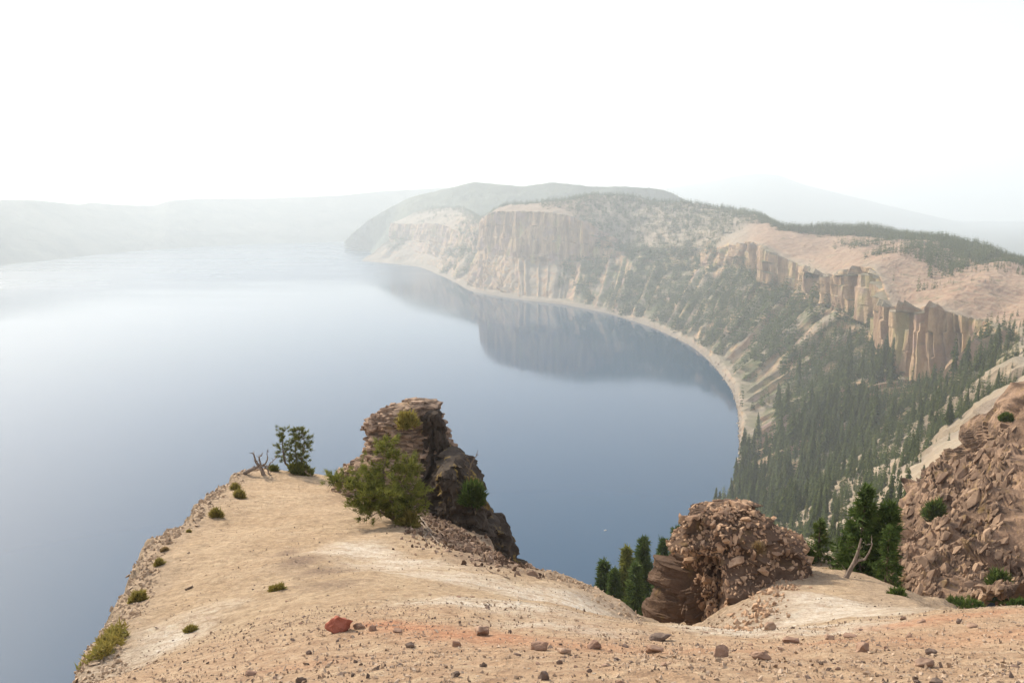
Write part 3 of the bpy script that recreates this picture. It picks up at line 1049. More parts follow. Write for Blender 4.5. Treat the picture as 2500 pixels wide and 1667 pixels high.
# loose angular rubble over its right side and crown
r = np.random.default_rng(12)
rub = stones(M_RUB, 'stone', 10, 0.85)
spots = []
while len(spots) < 4400:
    i, j = int(r.integers(0, P3.shape[0])), int(r.integers(0, P3.shape[1]))
    p, o = P3[i, j], O3[i, j]
    if r.random() > (np.ptp(P3[i, :, 0]) / 4.2) ** 1.5:
        continue
    if o[1] > .5 or p[2] < W(1640, 1480, YO)[2]:
        continue
    xs = (p[0] / (p[1] / cp) * F / 1 + 512) / KD      # rough bearing
    zrel = (p[2] - W(1640, 1440, YO)[2]) / (W(1640, 1180, YO)[2] - W(1640, 1440, YO)[2])
    bearing = np.interp(zrel, [0, .40, .50, .58, 1], [1650, 1625, 1560, 1470, 1450])
    if xs < bearing + r.normal() * 12:
        continue
    spots.append((p - o * .05, tuple(r.uniform(0, 6.28, 3)), float(np.clip(r.lognormal(-2.15, .5), .05, .5))))
topc = V3[-1]
for _ in range(420):
    i, j = int(r.integers(P3.shape[0] - 14, P3.shape[0])), int(r.integers(0, P3.shape[1]))
    k_ = r.random() ** .6
    p = P3[i, j] * k_ + topc * (1 - k_)
    p[2] = max(p[2], P3[i, j, 2]) + .02
    spots.append((p, (r.normal() * .3, r.normal() * .3, r.uniform(0, 6.28)), float(np.clip(r.lognormal(-2.2, .45), .05, .4))))
spots.sort(key=lambda s: -s[2])
for n_i, (p, e, s) in enumerate(spots[:290]):
    link('stone', rub[n_i % 10], None, outc, p - base3, tuple(e), (s * 1.3, s, s * .75))
T = [xf(p - base3, e, (s * 1.3, s, s * .75)) for p, e, s in spots[290:]]
# the rubble spills onto the sand bank at its right foot
fan = []
line = [hit(*c) for c in ((1660,1446),(1700,1438),(1735,1412),(1755,1393),(1785,1352),(1808,1320),(1826,1290),(1845,1262))]
for _ in range(520):
    k_ = int(r.integers(0, len(line) - 1))
    t_ = r.random()
    c = line[k_] * (1 - t_) + line[k_ + 1] * t_
    q_ = c[:2] + np.array([r.normal() * .28 + .05, r.normal() * .3])
    s_ = float(np.clip(r.lognormal(-2.5, .5), .03, .25))
    fan.append(xf(gpoint(*q_) + np.array([0, 0, s_ * .1]) - base3, tuple(r.uniform(0, 6.28, 3)), (s_ * 1.3, s_, s_ * .75)))
joined('rubble', rub, T + fan, M_RUB, outc)

# --- near crag on the right
def build_crag():
    rows_ = [[(2062,1405,40),(2180,1425,36),(2352,1425,31),(2650,1425,26)],
             [(2082,1340,44),(2220,1332,40),(2352,1330,36),(2650,1300,31)],
             [(2112,1262,50),(2230,1240,46),(2352,1230,42),(2650,1180,37)],
             [(2142,1160,59),(2250,1150,54),(2352,1130,50),(2650,1050,45)],
             [(2190,1112,69),(2275,1100,64),(2352,1075,60),(2650,960,55)],
             [(2300,1085,84),(2345,1045,79),(2400,985,73),(2670,830,66)]]
    A_ = np.array([[W(*p) for p in rr_] for rr_ in rows_])
    b0 = A_[:, 0] + np.array([3.5, 9, -3])
    A_ = np.concatenate([b0[:, None], A_], 1)
    bk = A_[-1] + np.array([4, 16, -4])
    A_ = np.concatenate([A_, bk[None]], 0)
    G = catmull(A_, 38)
    G = catmull(G.transpose(1, 0, 2), 50).transpose(1, 0, 2)
    du, dv = np.gradient(G, axis=0), np.gradient(G, axis=1)
    N = np.cross(dv, du)
    N /= np.linalg.norm(N, axis=2, keepdims=True) + 1e-9
    view = G - np.array([0, 0, CAM_H])
    N = np.where((N * view).sum(-1, keepdims=True) > 0, -N, N)
    # steep joints leaning to the left plus blocky ledges
    def ridged(p, n, seed, gain=.55):
        r_, a_, s_ = 0, 1.0, 0
        for k_ in range(n):
            r_ = r_ + a_ * (1 - 2.2 * np.abs(noise3(p, seed + k_)))
            s_ += a_
            a_ *= gain
            p = p * 2.07 + 5.1
        return r_ / s_
    Ms = np.array([[1.0, .15, .1], [.1, .9, 0], [-.3, .1, .75]])
    lean = np.stack([G[..., 0] - .35 * G[..., 2], G[..., 1] * .7, G[..., 2] * .55], -1)
    d = 2.6 * ridged(lean * .17, 3, 91, .5) + cells(G, 260, .5, Ms, 301, .35) + cells(G, 1400, .2, Ms, 302, .4)
    d[1:-1, 1:-1] = d[1:-1, 1:-1] * .6 + .1 * (d[2:, 1:-1] + d[:-2, 1:-1] + d[1:-1, 2:] + d[1:-1, :-2])
    # two shadowed hollows
    for (x, y, Y, rad, dep) in ((2240, 1290, 42, 1.3, 4.5), (2215, 1165, 54, 1.5, 3.5), (2150, 1240, 50, 1.2, 2.4)):
        c = W(x, y, Y)
        d -= dep * np.exp(-((G - c) ** 2).sum(-1) / rad ** 2)
    G = G + N * d[..., None]
    b = W(2250, 1400, 36)
    me = mesh_np('crag', G.reshape(-1, 3) - b, grid_faces(*G.shape[:2]), smooth=False)
    o = link('rock_crag', me, M_CRAG, None, b)
    # broken blocks and ribs standing out of the face
    rr_ = np.random.default_rng(97)
    blocks = stones(M_CRAG, 'stone', 10, 0.7)
    plates = stones(M_CRAGP, 'slab', 10)
    keep = []
    while len(keep) < 5200:
        i_, j_ = int(rr_.integers(0, G.shape[0] - 36)), int(rr_.integers(30, G.shape[1] - 50))
        p = G[i_, j_]
        Yd = max(p[1], 20)
        sz = float(np.clip(rr_.lognormal(-1.1, .5), .15, 1.4)) * Yd / 46
        if rr_.random() < .7:
            e = (.35 + rr_.normal() * .16, -.95 + rr_.normal() * .18, .25 + rr_.normal() * .25)
            sc3, ms = (sz * 1.5, sz * rr_.uniform(.6, 1.0), sz * rr_.uniform(.25, .5)), plates
        else:
            e = tuple(rr_.uniform(0, 6.28, 3))
            sc3, ms = (sz * .9, sz * .8, sz * .7), blocks
        keep.append((p - b - N[i_, j_] * .05 * sz, e, sc3, ms))
    keep.sort(key=lambda k_: -max(k_[2]))
    for n_i, (p, e, sc3, ms) in enumerate(keep[:280]):
        link('rock_block', ms[n_i % 10], None, o, p, e, sc3)
    for ms, mt_, nm in ((blocks, M_CRAG, 'rock_fragments'), (plates, M_CRAGP, 'rock_plates')):
        joined(nm, ms, [xf(p, e, sc3) for p, e, sc3, m2 in keep[280:] if m2 is ms], mt_, o)
    return tag(o, 'jagged brown crag filling the right edge above the near rim', 'cliff'), G


CRAG, CRAGP = build_crag()

# ------------------------------------------------------------------ scree and stones on the spur
r = np.random.default_rng(31)
scr = stones(M_SCREE, 'stone', 10, 0.55)
cand = []
edpts = np.array([W(*p) for p in EDGE[:14]])
tries = []
for _ in range(9000):
    k_ = r.integers(0, len(edpts) - 1)
    t_ = r.random()
    p = edpts[k_] * (1 - t_) + edpts[k_ + 1] * t_
    tries.append(p[:2] + r.normal(size=2) * np.array([.9, .5]))
tries = np.array(tries)
_, te = gz(tries)
ok_ = np.where((te > -.5) & (te < .3))[0][:1900]
for k_ in ok_:
    q = tries[k_]
    cand.append((q, r.uniform(.04, .13) * (1.8 if r.random() < .1 else 1) * np.clip(q[1] / 20, .7, 1.3), scr))
chip_ = stones(M_OUT, 'stone', 10, 0.7)
chs = stones(M_SLAB, 'stone', 10, 0.55)
ctr = [hit(*c) for c in ((960,1170),(1000,1200),(1040,1220),(1080,1245),(1110,1262),(1140,1280),(1165,1295),(1060,1260),(1000,1235))]
for _ in range(1600):
    c = ctr[r.integers(0, len(ctr))]
    q = c[:2] + r.normal(size=2) * np.array([.55, .95])
    cand.append((q, r.uniform(.06, .17) * (1.8 if r.random() < .15 else 1), chs if r.random() < .6 else chip_))
ctr2 = [hit(*c) for c in ((1310,1335),(1340,1345),(1400,1378),(1440,1405),(1640,1430),(1280,1325))]
for _ in range(260):
    c = ctr2[r.integers(0, len(ctr2))]
    q = c[:2] + r.normal(size=2) * np.array([.35, .35])
    cand.append((q, r.uniform(.04, .12), scr))
zz_, ed_ = gz(np.array([c[0] for c in cand]))
items = []
for (q, s, mm), z in zip(cand, zz_):
    items.append((np.array([q[0], q[1], z + s * .12]), r.uniform(0, 6.28, 3), s, mm))
items.sort(key=lambda t_: -t_[2] / max(t_[0][1], 5) * 10)
for n_i, (p, e, s, mm) in enumerate(items[:290]):
    link('stone', mm[n_i % 10], None, SPUR, p, tuple(e), (s * 1.2, s, s * .7))
rest = items[290:]
for nm, mm, mt_ in (('edge_scree', scr, M_SCREE), ('slope_chips', chs, M_SLAB), ('dark_chips', chip_, M_OUT)):
    T = [xf(p, e, (s * 1.2, s, s * .7)) for p, e, s, m2 in rest if m2 is mm]
    if T:
        joined(nm, mm, T, mt_, SPUR)

# gravel on the near ground: nobody could count it
peb = [stone_mesh('pebble', 500 + i, .7, 7) for i in range(8)]
T1, T2 = [], []
NP = 30000
u1 = r.random(NP)
yy = 3.6 + (11.5 - 3.6) * u1 ** 1.25
xx = r.uniform(-.78, .78, NP) * (yy + 1.5)
pz, ped = gz(np.c_[xx, yy])
cl = fbm(np.c_[xx * .8, yy * .8, yy * 0], 4, 71)
for i in range(NP):
    if ped[i] > -.1 or cl[i] + r.normal() * .25 < -.28:
        continue
    s = min(.008 + r.exponential(.012), .06)
    (T1 if r.random() < .86 else T2).append(xf((xx[i], yy[i], pz[i] + s * .15), r.uniform(0, 6.28, 3), (s * 1.2, s, s * .75)))
# sparse grit farther up the spur
N2 = 9000
xx = r.uniform(-13, 14, N2)
yy = r.uniform(10, 38, N2)
pz, ped = gz(np.c_[xx, yy])
cl = fbm(np.c_[xx * .5, yy * .5, yy * 0], 4, 72)
for i in range(N2):
    if ped[i] > -.2 or cl[i] + r.normal() * .2 < 0.0:
        continue
    s = r.uniform(.02, .05) * (1.7 if r.random() < .12 else 1)
    (T1 if r.random() < .6 else T2).append(xf((xx[i], yy[i], pz[i] + s * .15), r.uniform(0, 6.28, 3), (s * 1.2, s, s * .75)))
g1_ = joined('gravel', peb, T1, M_PEB)
g1_['label'] = 'pale tan gravel strewn over the near ground'
g2_ = joined('gravel', peb, T2, M_DARKST)
g2_['label'] = 'dark gravel strewn over the near ground'

# rocks one can point at: survey x, y (foot), width, height, material, label
ROCKS = [
 (778,1452,80,44,M_RED,'big rust red boulder with a small hollow near the orange soil'),
 (823,1444,30,20,M_BROWNST,'grey brown rock touching the right side of the red boulder'),
 (856,1448,22,16,M_BROWNST,'small rounded rock second to the right of the red boulder'),
 (911,1452,34,11,M_BROWNST,'flat orange brown rock at the left end of the orange soil strip'),
 (940,1486,24,20,M_DARKST,'dark lumpy rock just below the left end of the orange soil'),
 (1051,1484,30,16,M_BROWNST,'low brown rock below the middle of the orange soil strip'),
 (1107,1458,48,24,M_BROWNST,'domed brown rock sitting on the orange soil strip'),
 (1170,1453,12,11,M_DARKST,'small grey stone right of the domed rock on orange soil'),
 (1240,1493,46,22,M_BROWNST,'pinkish half buried rock right of the orange soil'),
 (1298,1500,38,15,M_BROWNST,'low dark topped rock between the pinkish and the orange brown boulder'),
 (1368,1490,42,20,M_BROWNST,'orange brown boulder in the middle of the rocky ledge'),
 (1503,1500,52,24,M_BROWNST,'rounded tan boulder below the long dark mound near centre right'),
 (1520,1472,66,20,M_DARKST,'long dark mound of rock on the sand below the rubble outcrop'),
 (1415,1516,18,13,M_DARKST,'small dark stone below and right of the orange brown boulder'),
 (1285,1524,18,13,M_DARKST,'small dark stone below the low dark topped rock'),
 (1109,1530,22,12,M_DARKST,'dark pointed stone low in the middle of the gravel'),
 (1048,1553,28,13,M_DARKST,'flat dark stone near the bottom edge left of centre'),
 (1248,1560,30,22,M_DARKST,'dark blocky stone at the bottom edge near the centre'),
 (1354,1543,15,13,M_DARKST,'small dark stone at the bottom edge right of centre'),
 (1525,1528,18,16,M_BROWNST,'small reddish stone below the rounded tan boulder'),
 (1773,1446,44,18,M_BROWNST,'square edged brown block lying alone on the white sand'),
 (2076,1422,19,11,M_BROWNST,'small brown rock alone at the right end of the white sand'),
 (1822,1476,46,17,M_BROWNST,'orange rock with a pale face below the square block'),
 (1660,1508,60,30,M_BROWNST,'large angular tan rock left of its flat neighbour on the ledge'),
 (1753,1515,60,22,M_BROWNST,'wide flat tan rock right of the large angular tan rock'),
 (1791,1492,18,11,M_BROWNST,'small orange stone above the wide flat tan rock'),
 (1908,1467,34,9,M_BROWNST,'thin flat slab on the lower edge of the white sand'),
 (1955,1463,36,9,M_BROWNST,'thin reddish slab right of the other slab on the sand edge'),
 (1984,1496,46,26,M_BROWNST,'lumpy pinkish boulder on the ledge right of the white sand'),
 (2036,1491,22,12,M_BROWNST,'small pink stone right of the lumpy pinkish boulder'),
 (2142,1502,36,17,M_DARKST,'dark tilted rock resting above the pale topped slab on the right'),
 (2130,1533,66,26,M_BROWNST,'broad pale topped slab low on the right'),
 (2153,1568,34,12,M_DARKST,'dark flat stone at the bottom edge on the right'),
 (1926,1537,17,13,M_BROWNST,'small brown stone low between the flat rock and the pale slab'),
 (2117,1429,26,10,M_BROWNST,'low rock at the left end of the right orange patch'),
 (2205,1430,20,12,M_DARKST,'dark pointed stone on the right orange patch'),
 (2236,1440,28,12,M_BROWNST,'brown stone right of the dark pointed stone'),
 (2090,1462,20,13,M_BROWNST,'small round stone below the right orange patch'),
 (708,1501,16,14,M_DARKST,'dark round stone below and left of the red boulder'),
 (690,1568,28,20,M_DARKST,'dark round stone at the bottom edge left of centre'),
 (573,1550,32,12,M_BROWNST,'flat reddish stone at the bottom left on the slope'),
 (828,1526,11,10,M_DARKST,'tiny dark stone below the red boulder'),
]
def boulder_mesh(seed, hollow=False):
    """weathered boulder: hull facets, then broken up and worn"""
    me = stone_mesh('boulder', seed, 1.0, 17)
    bm = bmesh.new()
    bm.from_mesh(me)
    bmesh.ops.subdivide_edges(bm, edges=bm.edges[:], cuts=3, use_grid_fill=True)
    bmesh.ops.triangulate(bm, faces=bm.faces[:])
    co = np.array([v.co[:] for v in bm.verts])
    nn = np.array([v.normal[:] for v in bm.verts])
    for _ in range(1):
        bmesh.ops.smooth_vert(bm, verts=bm.verts[:], factor=.35, use_axis_x=True, use_axis_y=True, use_axis_z=True)
    co = np.array([v.co[:] for v in bm.verts])
    d_ = fbm(co * 3.0 + seed, 4, 7, .55) * .13
    if hollow:
        d_ -= .16 * np.exp(-((co - np.array([.05, -.28, .30])) ** 2).sum(1) / .012)
    for v, dd, n3 in zip(bm.verts, d_, nn):
        v.co += Vector(n3) * float(dd)
    bm.to_mesh(me)
    bm.free()
    return me


for n_i, (x, y, w, h, m_, lab) in enumerate(ROCKS):
    p = hit(x, min(y, 1575))
    if p is None:
        continue
    me = boulder_mesh(700 + n_i, n_i == 0)
    me.materials.append(m_)
    # real size from the distance; a third of the stone sits in the soil
    s = ppm(p[1])
    o = link('boulder' if w > 38 else 'rock', me, None, None, (p[0], p[1] + .25 * w * s, p[2] + .10 * h * s), (0, 0, r.uniform(-.4, .4)), (w * s * 1.1, w * s * .9, h * s * 1.6))
    tag(o, lab, 'rock')
lone = [stone_mesh('small_stone', 800 + i, .75, 14) for i in range(12)]
for i, me in enumerate(lone):
    me.materials.append((M_BROWNST, M_DARKST, M_PEB)[i % 3])
n_i = 0
while n_i < 130:
    y = 4.0 + 8.5 * r.random() ** 1.3
    x = r.uniform(-.66, .66) * (y + .5)
    z, e = gz(np.array([[x, y]]))
    if e[0] > -.3:
        continue
    s = r.uniform(.03, .075) * (y / 6) ** .5
    o = link('small_stone', lone[n_i % 12], None, None, (x, y, z[0] + s * .02), tuple(r.uniform(-.4, .4, 2)) + (r.uniform(0, 6.28),), (s * 1.2, s, s * .8))
    tag(o, 'small loose stone among the gravel of the near ground', 'stone', 'small stones scattered in the near gravel')
    n_i += 1


# ------------------------------------------------------------------ plants
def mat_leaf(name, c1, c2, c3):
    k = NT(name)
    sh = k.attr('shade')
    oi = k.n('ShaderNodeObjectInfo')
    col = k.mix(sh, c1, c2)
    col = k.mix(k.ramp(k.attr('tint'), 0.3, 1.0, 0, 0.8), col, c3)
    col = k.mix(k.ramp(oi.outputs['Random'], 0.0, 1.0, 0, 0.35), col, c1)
    k.b.inputs['Roughness'].default_value = 0.75
    k.put(k.b.inputs['Base Color'], col)
    # thin needles let some light through
    tr = k.n('ShaderNodeBsdfTranslucent')
    k.put(tr.inputs[0], col)
    mx = k.n('ShaderNodeMixShader')
    mx.inputs[0].default_value = 0.25
    k.t.links.new(k.b.outputs[0], mx.inputs[1])
    k.t.links.new(tr.outputs[0], mx.inputs[2])
    k.t.links.new(mx.outputs[0], k.out.inputs[0])
    return k.m


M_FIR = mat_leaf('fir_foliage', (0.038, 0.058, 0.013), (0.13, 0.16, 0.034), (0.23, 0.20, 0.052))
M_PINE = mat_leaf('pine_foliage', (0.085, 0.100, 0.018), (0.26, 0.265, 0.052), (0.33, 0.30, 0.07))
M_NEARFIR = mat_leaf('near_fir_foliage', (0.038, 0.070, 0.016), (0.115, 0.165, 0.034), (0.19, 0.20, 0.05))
M_SHRUB = mat_leaf('yellow_shrub', (0.21, 0.17, 0.040), (0.38, 0.31, 0.085), (0.24, 0.26, 0.065))
M_TAN = mat_leaf('dry_shrub', (0.28, 0.19, 0.085), (0.36, 0.26, 0.13), (0.24, 0.20, 0.08))


def mat_bark(name, a, b):
    k = NT(name)
    v = k.coord((14, 14, 3))
    n = k.noise(v, 1.5, 5, .65)
    return k.finish(k.mix(k.ramp(n, .3, .7), a, b), .9, k.bump(n, .6, .02))


M_BARK = mat_bark('bark', (0.10, 0.07, 0.05), (0.20, 0.15, 0.11))
M_DEAD = mat_bark('weathered_dead_wood', (0.15, 0.115, 0.09), (0.29, 0.235, 0.19))


class TubeMesh:
    def __init__(self):
        self.v, self.f, self.n = [], [], 0

    def add(self, pts, rad, seg=5):
        pts = np.asarray(pts, float)
        k = len(pts)
        tg = np.gradient(pts, axis=0)
        tg /= np.linalg.norm(tg, axis=1, keepdims=True) + 1e-9
        ref = np.array([0.3, 0.9, 0.2])
        a = np.cross(tg, ref)
        a /= np.linalg.norm(a, axis=1, keepdims=True) + 1e-9
        b = np.cross(tg, a)
        th = np.arange(seg) * 2 * math.pi / seg
        ring = pts[:, None] + (a[:, None] * np.cos(th)[None, :, None] + b[:, None] * np.sin(th)[None, :, None]) * np.asarray(rad)[:, None, None]
        self.v.append(ring.reshape(-1, 3))
        i, j = np.meshgrid(np.arange(k - 1), np.arange(seg), indexing='ij')
        j2 = (j + 1) % seg
        self.f.append(np.stack([i * seg + j, i * seg + j2, (i + 1) * seg + j2, (i + 1) * seg + j], -1).reshape(-1, 4) + self.n)
        self.n += k * seg

    def mesh(self, name):
        return mesh_np(name, np.concatenate(self.v), np.concatenate(self.f))


class LeafMesh:
    """needle sprays: thin triangles pointing along a direction with spread"""

    def __init__(self):
        self.v, self.s, self.t = [], [], []

    def tuft(self, c, d, n, ln, wd, spread, r, tint=0.0):
        dirs = d + r.normal(size=(n, 3)) * spread
        dirs /= np.linalg.norm(dirs, axis=1, keepdims=True) + 1e-9
        side = np.cross(dirs, r.normal(size=(n, 3)))
        side /= np.linalg.norm(side, axis=1, keepdims=True) + 1e-9
        L_ = ln * r.uniform(.6, 1.2, (n, 1))
        b = c + r.normal(size=(n, 3)) * ln * .18
        p0 = b - side * wd
        p1 = b + side * wd
        p2 = b + dirs * L_ + side * wd * .25
        self.v.append(np.stack([p0, p1, p2], 1).reshape(-1, 3))
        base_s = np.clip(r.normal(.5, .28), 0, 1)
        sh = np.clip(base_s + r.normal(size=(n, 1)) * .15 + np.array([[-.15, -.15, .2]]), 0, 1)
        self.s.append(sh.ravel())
        self.t.append(np.full(n * 3, np.clip(tint + r.normal() * .15, 0, 1)))

    def mesh(self, name):
        v = np.concatenate(self.v)
        f = np.arange(len(v)).reshape(-1, 3)
        return mesh_np(name, v, f, {'shade': np.concatenate(self.s), 'tint': np.concatenate(self.t)}, smooth=False)


def bend(p0, p1, n=6, sag=0.0, wob=0.05, r=None):
    t = np.linspace(0, 1, n)[:, None]
    p = np.asarray(p0) * (1 - t) + np.asarray(p1) * t
    L_ = np.linalg.norm(np.asarray(p1) - np.asarray(p0))
    p[:, 2] -= (sag * L_ * 4 * t * (1 - t))[:, 0]
    w = r.normal(size=(n, 3)) * wob * L_
    w[0] = w[-1] = 0
    return p + w


def pine(name, base, stems, label, cat, seed, leafmat, barkmat, nb=22, blen=0.7, t0=0.25, tl=.16, tw=.022, tn=14, tuftper=5, up=.35, rad=.05, taper=.5, group=None, droop=0.0, tint=0.1, spread=.6):
    """a pine or fir with visible stems; stems = polylines relative to the base (metres)"""
    r = np.random.default_rng(seed)
    root = bpy.data.objects.new(name, None)
    COL.objects.link(root)
    root.location = base
    tag(root, label, cat, group)
    tb, lf = TubeMesh(), LeafMesh()
    for si, st in enumerate(stems):
        st = np.asarray(st, float)
        if len(st) == 2:
            st = bend(st[0], st[1], 7, 0, .02, r)
        k = np.linspace(0, 1, len(st))
        L_ = np.linalg.norm(st[-1] - st[0])
        tb.add(st, rad * (1 - .85 * k) * (1 if si == 0 else .7), 6)
        for b in range(nb):
            t = t0 + (1 - t0) * (b + r.random()) / nb
            p = np.array([np.interp(t, k, st[:, q]) for q in range(3)])
            az_ = b * 2.4 + r.normal() * .5
            ln = blen * (1 - taper * (t - t0) / (1 - t0)) * r.uniform(.6, 1.15)
            e = p + np.array([math.cos(az_) * ln, math.sin(az_) * ln, ln * (up + r.normal() * .15) - droop * ln])
            br = bend(p, e, 5, .06, .04, r)
            tb.add(br, np.linspace(rad * .28, rad * .06, 5), 4)
            d = (e - p) / (np.linalg.norm(e - p) + 1e-9)
            for q in range(tuftper):
                w = .3 + .7 * (q + r.random()) / tuftper
                c = np.array([np.interp(w, np.linspace(0, 1, 5), br[:, a_]) for a_ in range(3)])
                c = c + r.normal(size=3) * ln * .12
                lf.tuft(c, d * .8 + np.array([0, 0, .35]), tn, tl, tw, spread, r, tint)
        top = st[-1]
        lf.tuft(top, np.array([0, 0, 1.0]), tn * 2, tl, tw, .5, r, tint)
    link('trunk', tb.mesh('trunk'), barkmat, root)
    link('crown', lf.mesh('crown'), leafmat, root)
    return root


def deadwood(name, base, limbs, label, cat, mat=None, seed=1, twigs=0, tl=.25):
    """limbs: list of (polyline rel. base, r0, r1)"""
    r = np.random.default_rng(seed)
    tb = TubeMesh()
    for pl, r0, r1 in limbs:
        pl = np.asarray(pl, float)
        if len(pl) < 4:
            tt = np.linspace(0, 1, len(pl))
            t6 = np.linspace(0, 1, 7)
            pl = np.stack([np.interp(t6, tt, pl[:, q]) for q in range(3)], 1) + np.r_[np.zeros((1, 3)), r.normal(size=(6, 3)) * .03]
        tb.add(pl, np.linspace(r0, r1, len(pl)), 6)
        for _ in range(twigs):
            i = int(r.integers(1, len(pl)))
            d = r.normal(size=3)
            d[2] = abs(d[2])
            d /= np.linalg.norm(d)
            tb.add(bend(pl[i], pl[i] + d * tl * r.uniform(.4, 1.2), 4, 0, .08, r), np.linspace(r1 * .8 + .003, .003, 4), 4)
    o = link(name, tb.mesh(name), mat or M_DEAD, None, base)
    return tag(o, label, cat)


def rel(base, Y):
    """survey point -> offset from base at distance Y"""
    return lambda x, y, dy=0.0: W(x, y, Y + dy) - base


def tuft_bush(name, x, y, w, h, label, mat, seed, n=120, ln=.35, cat='shrub', Y=None, elong=0.0, group=None):
    p = hit(x, y) if Y is None else W(x, y, Y)
    s = ppm(p[1])
    r = np.random.default_rng(seed)
    lf = LeafMesh()
    hw, hh = w * s * .5, h * s
    for _ in range(n):
        a = r.normal(size=3)
        a /= np.linalg.norm(a)
        a[2] = abs(a[2])
        q = a * np.array([hw, hw * .7, hh]) * r.uniform(.4, .85)
        q[2] += elong * q[0]
        if Y is None:
            g = gpoint(p[0] + q[0], p[1] + q[1])[2] - p[2]
            q[2] += g
        lf.tuft(q, a * .6 + np.array([0, 0, .6]), 9, ln * max(hh, .12), ln * max(hh, .12) * .14, .45, r, r.uniform(0, .6))
    o = link(name, lf.mesh(name), mat, None, p)
    return tag(o, label, cat, group)


# --- twin-stemmed pine on the crest
b = hit(690, 1086)
YB = b[1]
q = rel(b, YB)
pine('crest_pine', b, [[q(672,1080),q(655,1062),q(650,1035),q(648,1010),q(650,988)], [q(690,1084),q(682,1060),q(678,1030),q(680,1000),q(684,984)], [q(692,1084),q(692,1055),q(700,1020),q(694,990)]],
     'small twin stemmed pine on the sandy crest against the lake', 'tree', 21, M_PINE, M_BARK, nb=23, blen=.52, t0=.24, tl=.16, tw=.013, tn=17, tuftper=5, up=.12, rad=.065, taper=.35)
tuft_bush('low_pine', 690, 1088, 66, 26, 'low green mat at the foot of the crest pine', M_PINE, 22, 150, .5)
tuft_bush('low_pine', 628, 1080, 30, 14, 'small green clump between the dead snag and the crest pine', M_PINE, 23, 50, .6)
bs = hit(602, 1090)
q = rel(bs, bs[1])
deadwood('dead_snag', bs, [([q(608,1096),q(600,1075),q(588,1060),q(582,1040)], .11, .03), ([q(560,1086),q(580,1076),q(600,1068),q(612,1070)], .10, .05), ([q(600,1070),q(596,1050),q(602,1042)], .05, .02),
         ([q(604,1066),q(616,1052),q(612,1035)], .045, .015), ([q(612,1070),q(625,1060),q(636,1048)], .035, .012), ([q(608,1072),q(622,1092),q(632,1100)], .04, .015), ([q(700,1080),q(712,1090),q(724,1093)], .03, .012)],
         'bleached dead snag with twisted twigs left of the crest pine', 'dead tree', None, 5, 5, .28)

# --- the big pine bush in front of the pinnacle
bb = hit(885, 1195)
YB = bb[1]
q = rel(bb, YB)
pine('pine_bush', bb, [[q(905,1195),q(880,1150),q(850,1110),q(838,1078)], [q(900,1190),q(885,1140),q(880,1080,.3),q(890,1035,.5),q(885,1010,.5)], [q(905,1185),q(915,1130,.4),q(935,1080,.6),q(945,1060,.6)],
     [q(895,1180),q(850,1130,-.5),q(800,1110,-.3),q(775,1098,-.2)], [q(905,1190),q(900,1150,-.6),q(870,1130,-.8),q(845,1150,-.8)], [q(910,1195),q(935,1160,-.2),q(955,1120,.1)], [q(900,1190),q(850,1160,-.7),q(828,1158,-.6)]],
     'big sprawling green pine bush leaning across the foot of the rock pinnacle', 'tree', 25, M_PINE, M_BARK, nb=25, blen=.68, t0=.18, tl=.19, tw=.014, tn=19, tuftper=5, up=.15, rad=.06, taper=.3)
tuft_bush('yellow_shrub', 935, 1205, 60, 36, 'yellowish shrub under the right side of the big pine bush', M_SHRUB, 27, 110, .5)
tuft_bush('yellow_shrub', 936, 978, 50, 34, 'yellow green shrub growing high on the pinnacle face', M_SHRUB, 28, 110, .5, Y=YP - 1.35)
tuft_bush('ledge_shrub', 1086, 1156, 58, 60, 'dark green shrub clinging to the shaded ledge right of the pinnacle', M_NEARFIR, 29, 260, .3, Y=YL - 1.2)
bl = W(1080, 1098, YL)
q = rel(bl, YL)
deadwood('dead_tree', bl, [([q(1079,1100),q(1078,1080),q(1084,1062),q(1094,1045),q(1098,1032)], .035, .008), ([q(1080,1078),q(1072,1068),q(1066,1062)], .02, .006), ([q(1084,1066),q(1076,1056),q(1070,1050)], .016, .005)],
         'thin crooked dead tree on the dark ledge against the water', 'dead tree', M_BARK, 6, 4, .2)
bl = hit(935, 1165)
dw = [((925, 1158), (945, 1178), (965, 1200), (985, 1225), (1008, 1252)), ((930, 1152), (955, 1180), (975, 1205), (990, 1228))]
for k_, (pl, lab) in enumerate(zip(dw, ('long bleached trunk fallen downslope from the pine bush', 'thinner bleached branch beside the long fallen trunk'))):
    pts = []
    for (x, y) in pl:
        h_ = hit(x, y)
        pts.append(h_ + np.array([0, 0, .06 + .05 * k_]))
    pts = np.array(pts)
    deadwood('fallen_trunk', pts[0], [(pts - pts[0], .05 - .015 * k_, .02)], lab, 'dead wood', None, 7 + k_, 2, .35)
pts = np.array([hit(x, y) + np.array([0, 0, .03]) for x, y in ((962,1214),(978,1216),(984,1222),(974,1234),(980,1246))])
deadwood('curled_branch', pts[0], [(pts - pts[0], .03, .012)], 'short curled pale branch on the sand below the fallen trunk', 'dead wood', None, 9)
pts = np.array([hit(x, y) + np.array([0, 0, .02]) for x, y in ((428,1354),(438,1350),(448,1346))])
deadwood('stick', pts[0], [(pts - pts[0], .035, .02)], 'short dark stick lying on the left sand slope', 'dead wood', M_BARK, 10)
pts = np.array([hit(x, y) + np.array([0, 0, .02]) for x, y in ((1100,1300),(1130,1315),(1160,1325),(1172,1330))])
deadwood('thin_branch', pts[0], [(pts - pts[0], .015, .008)], 'thin dark branch on the pale slope below the chip slope', 'dead wood', M_BARK, 11)

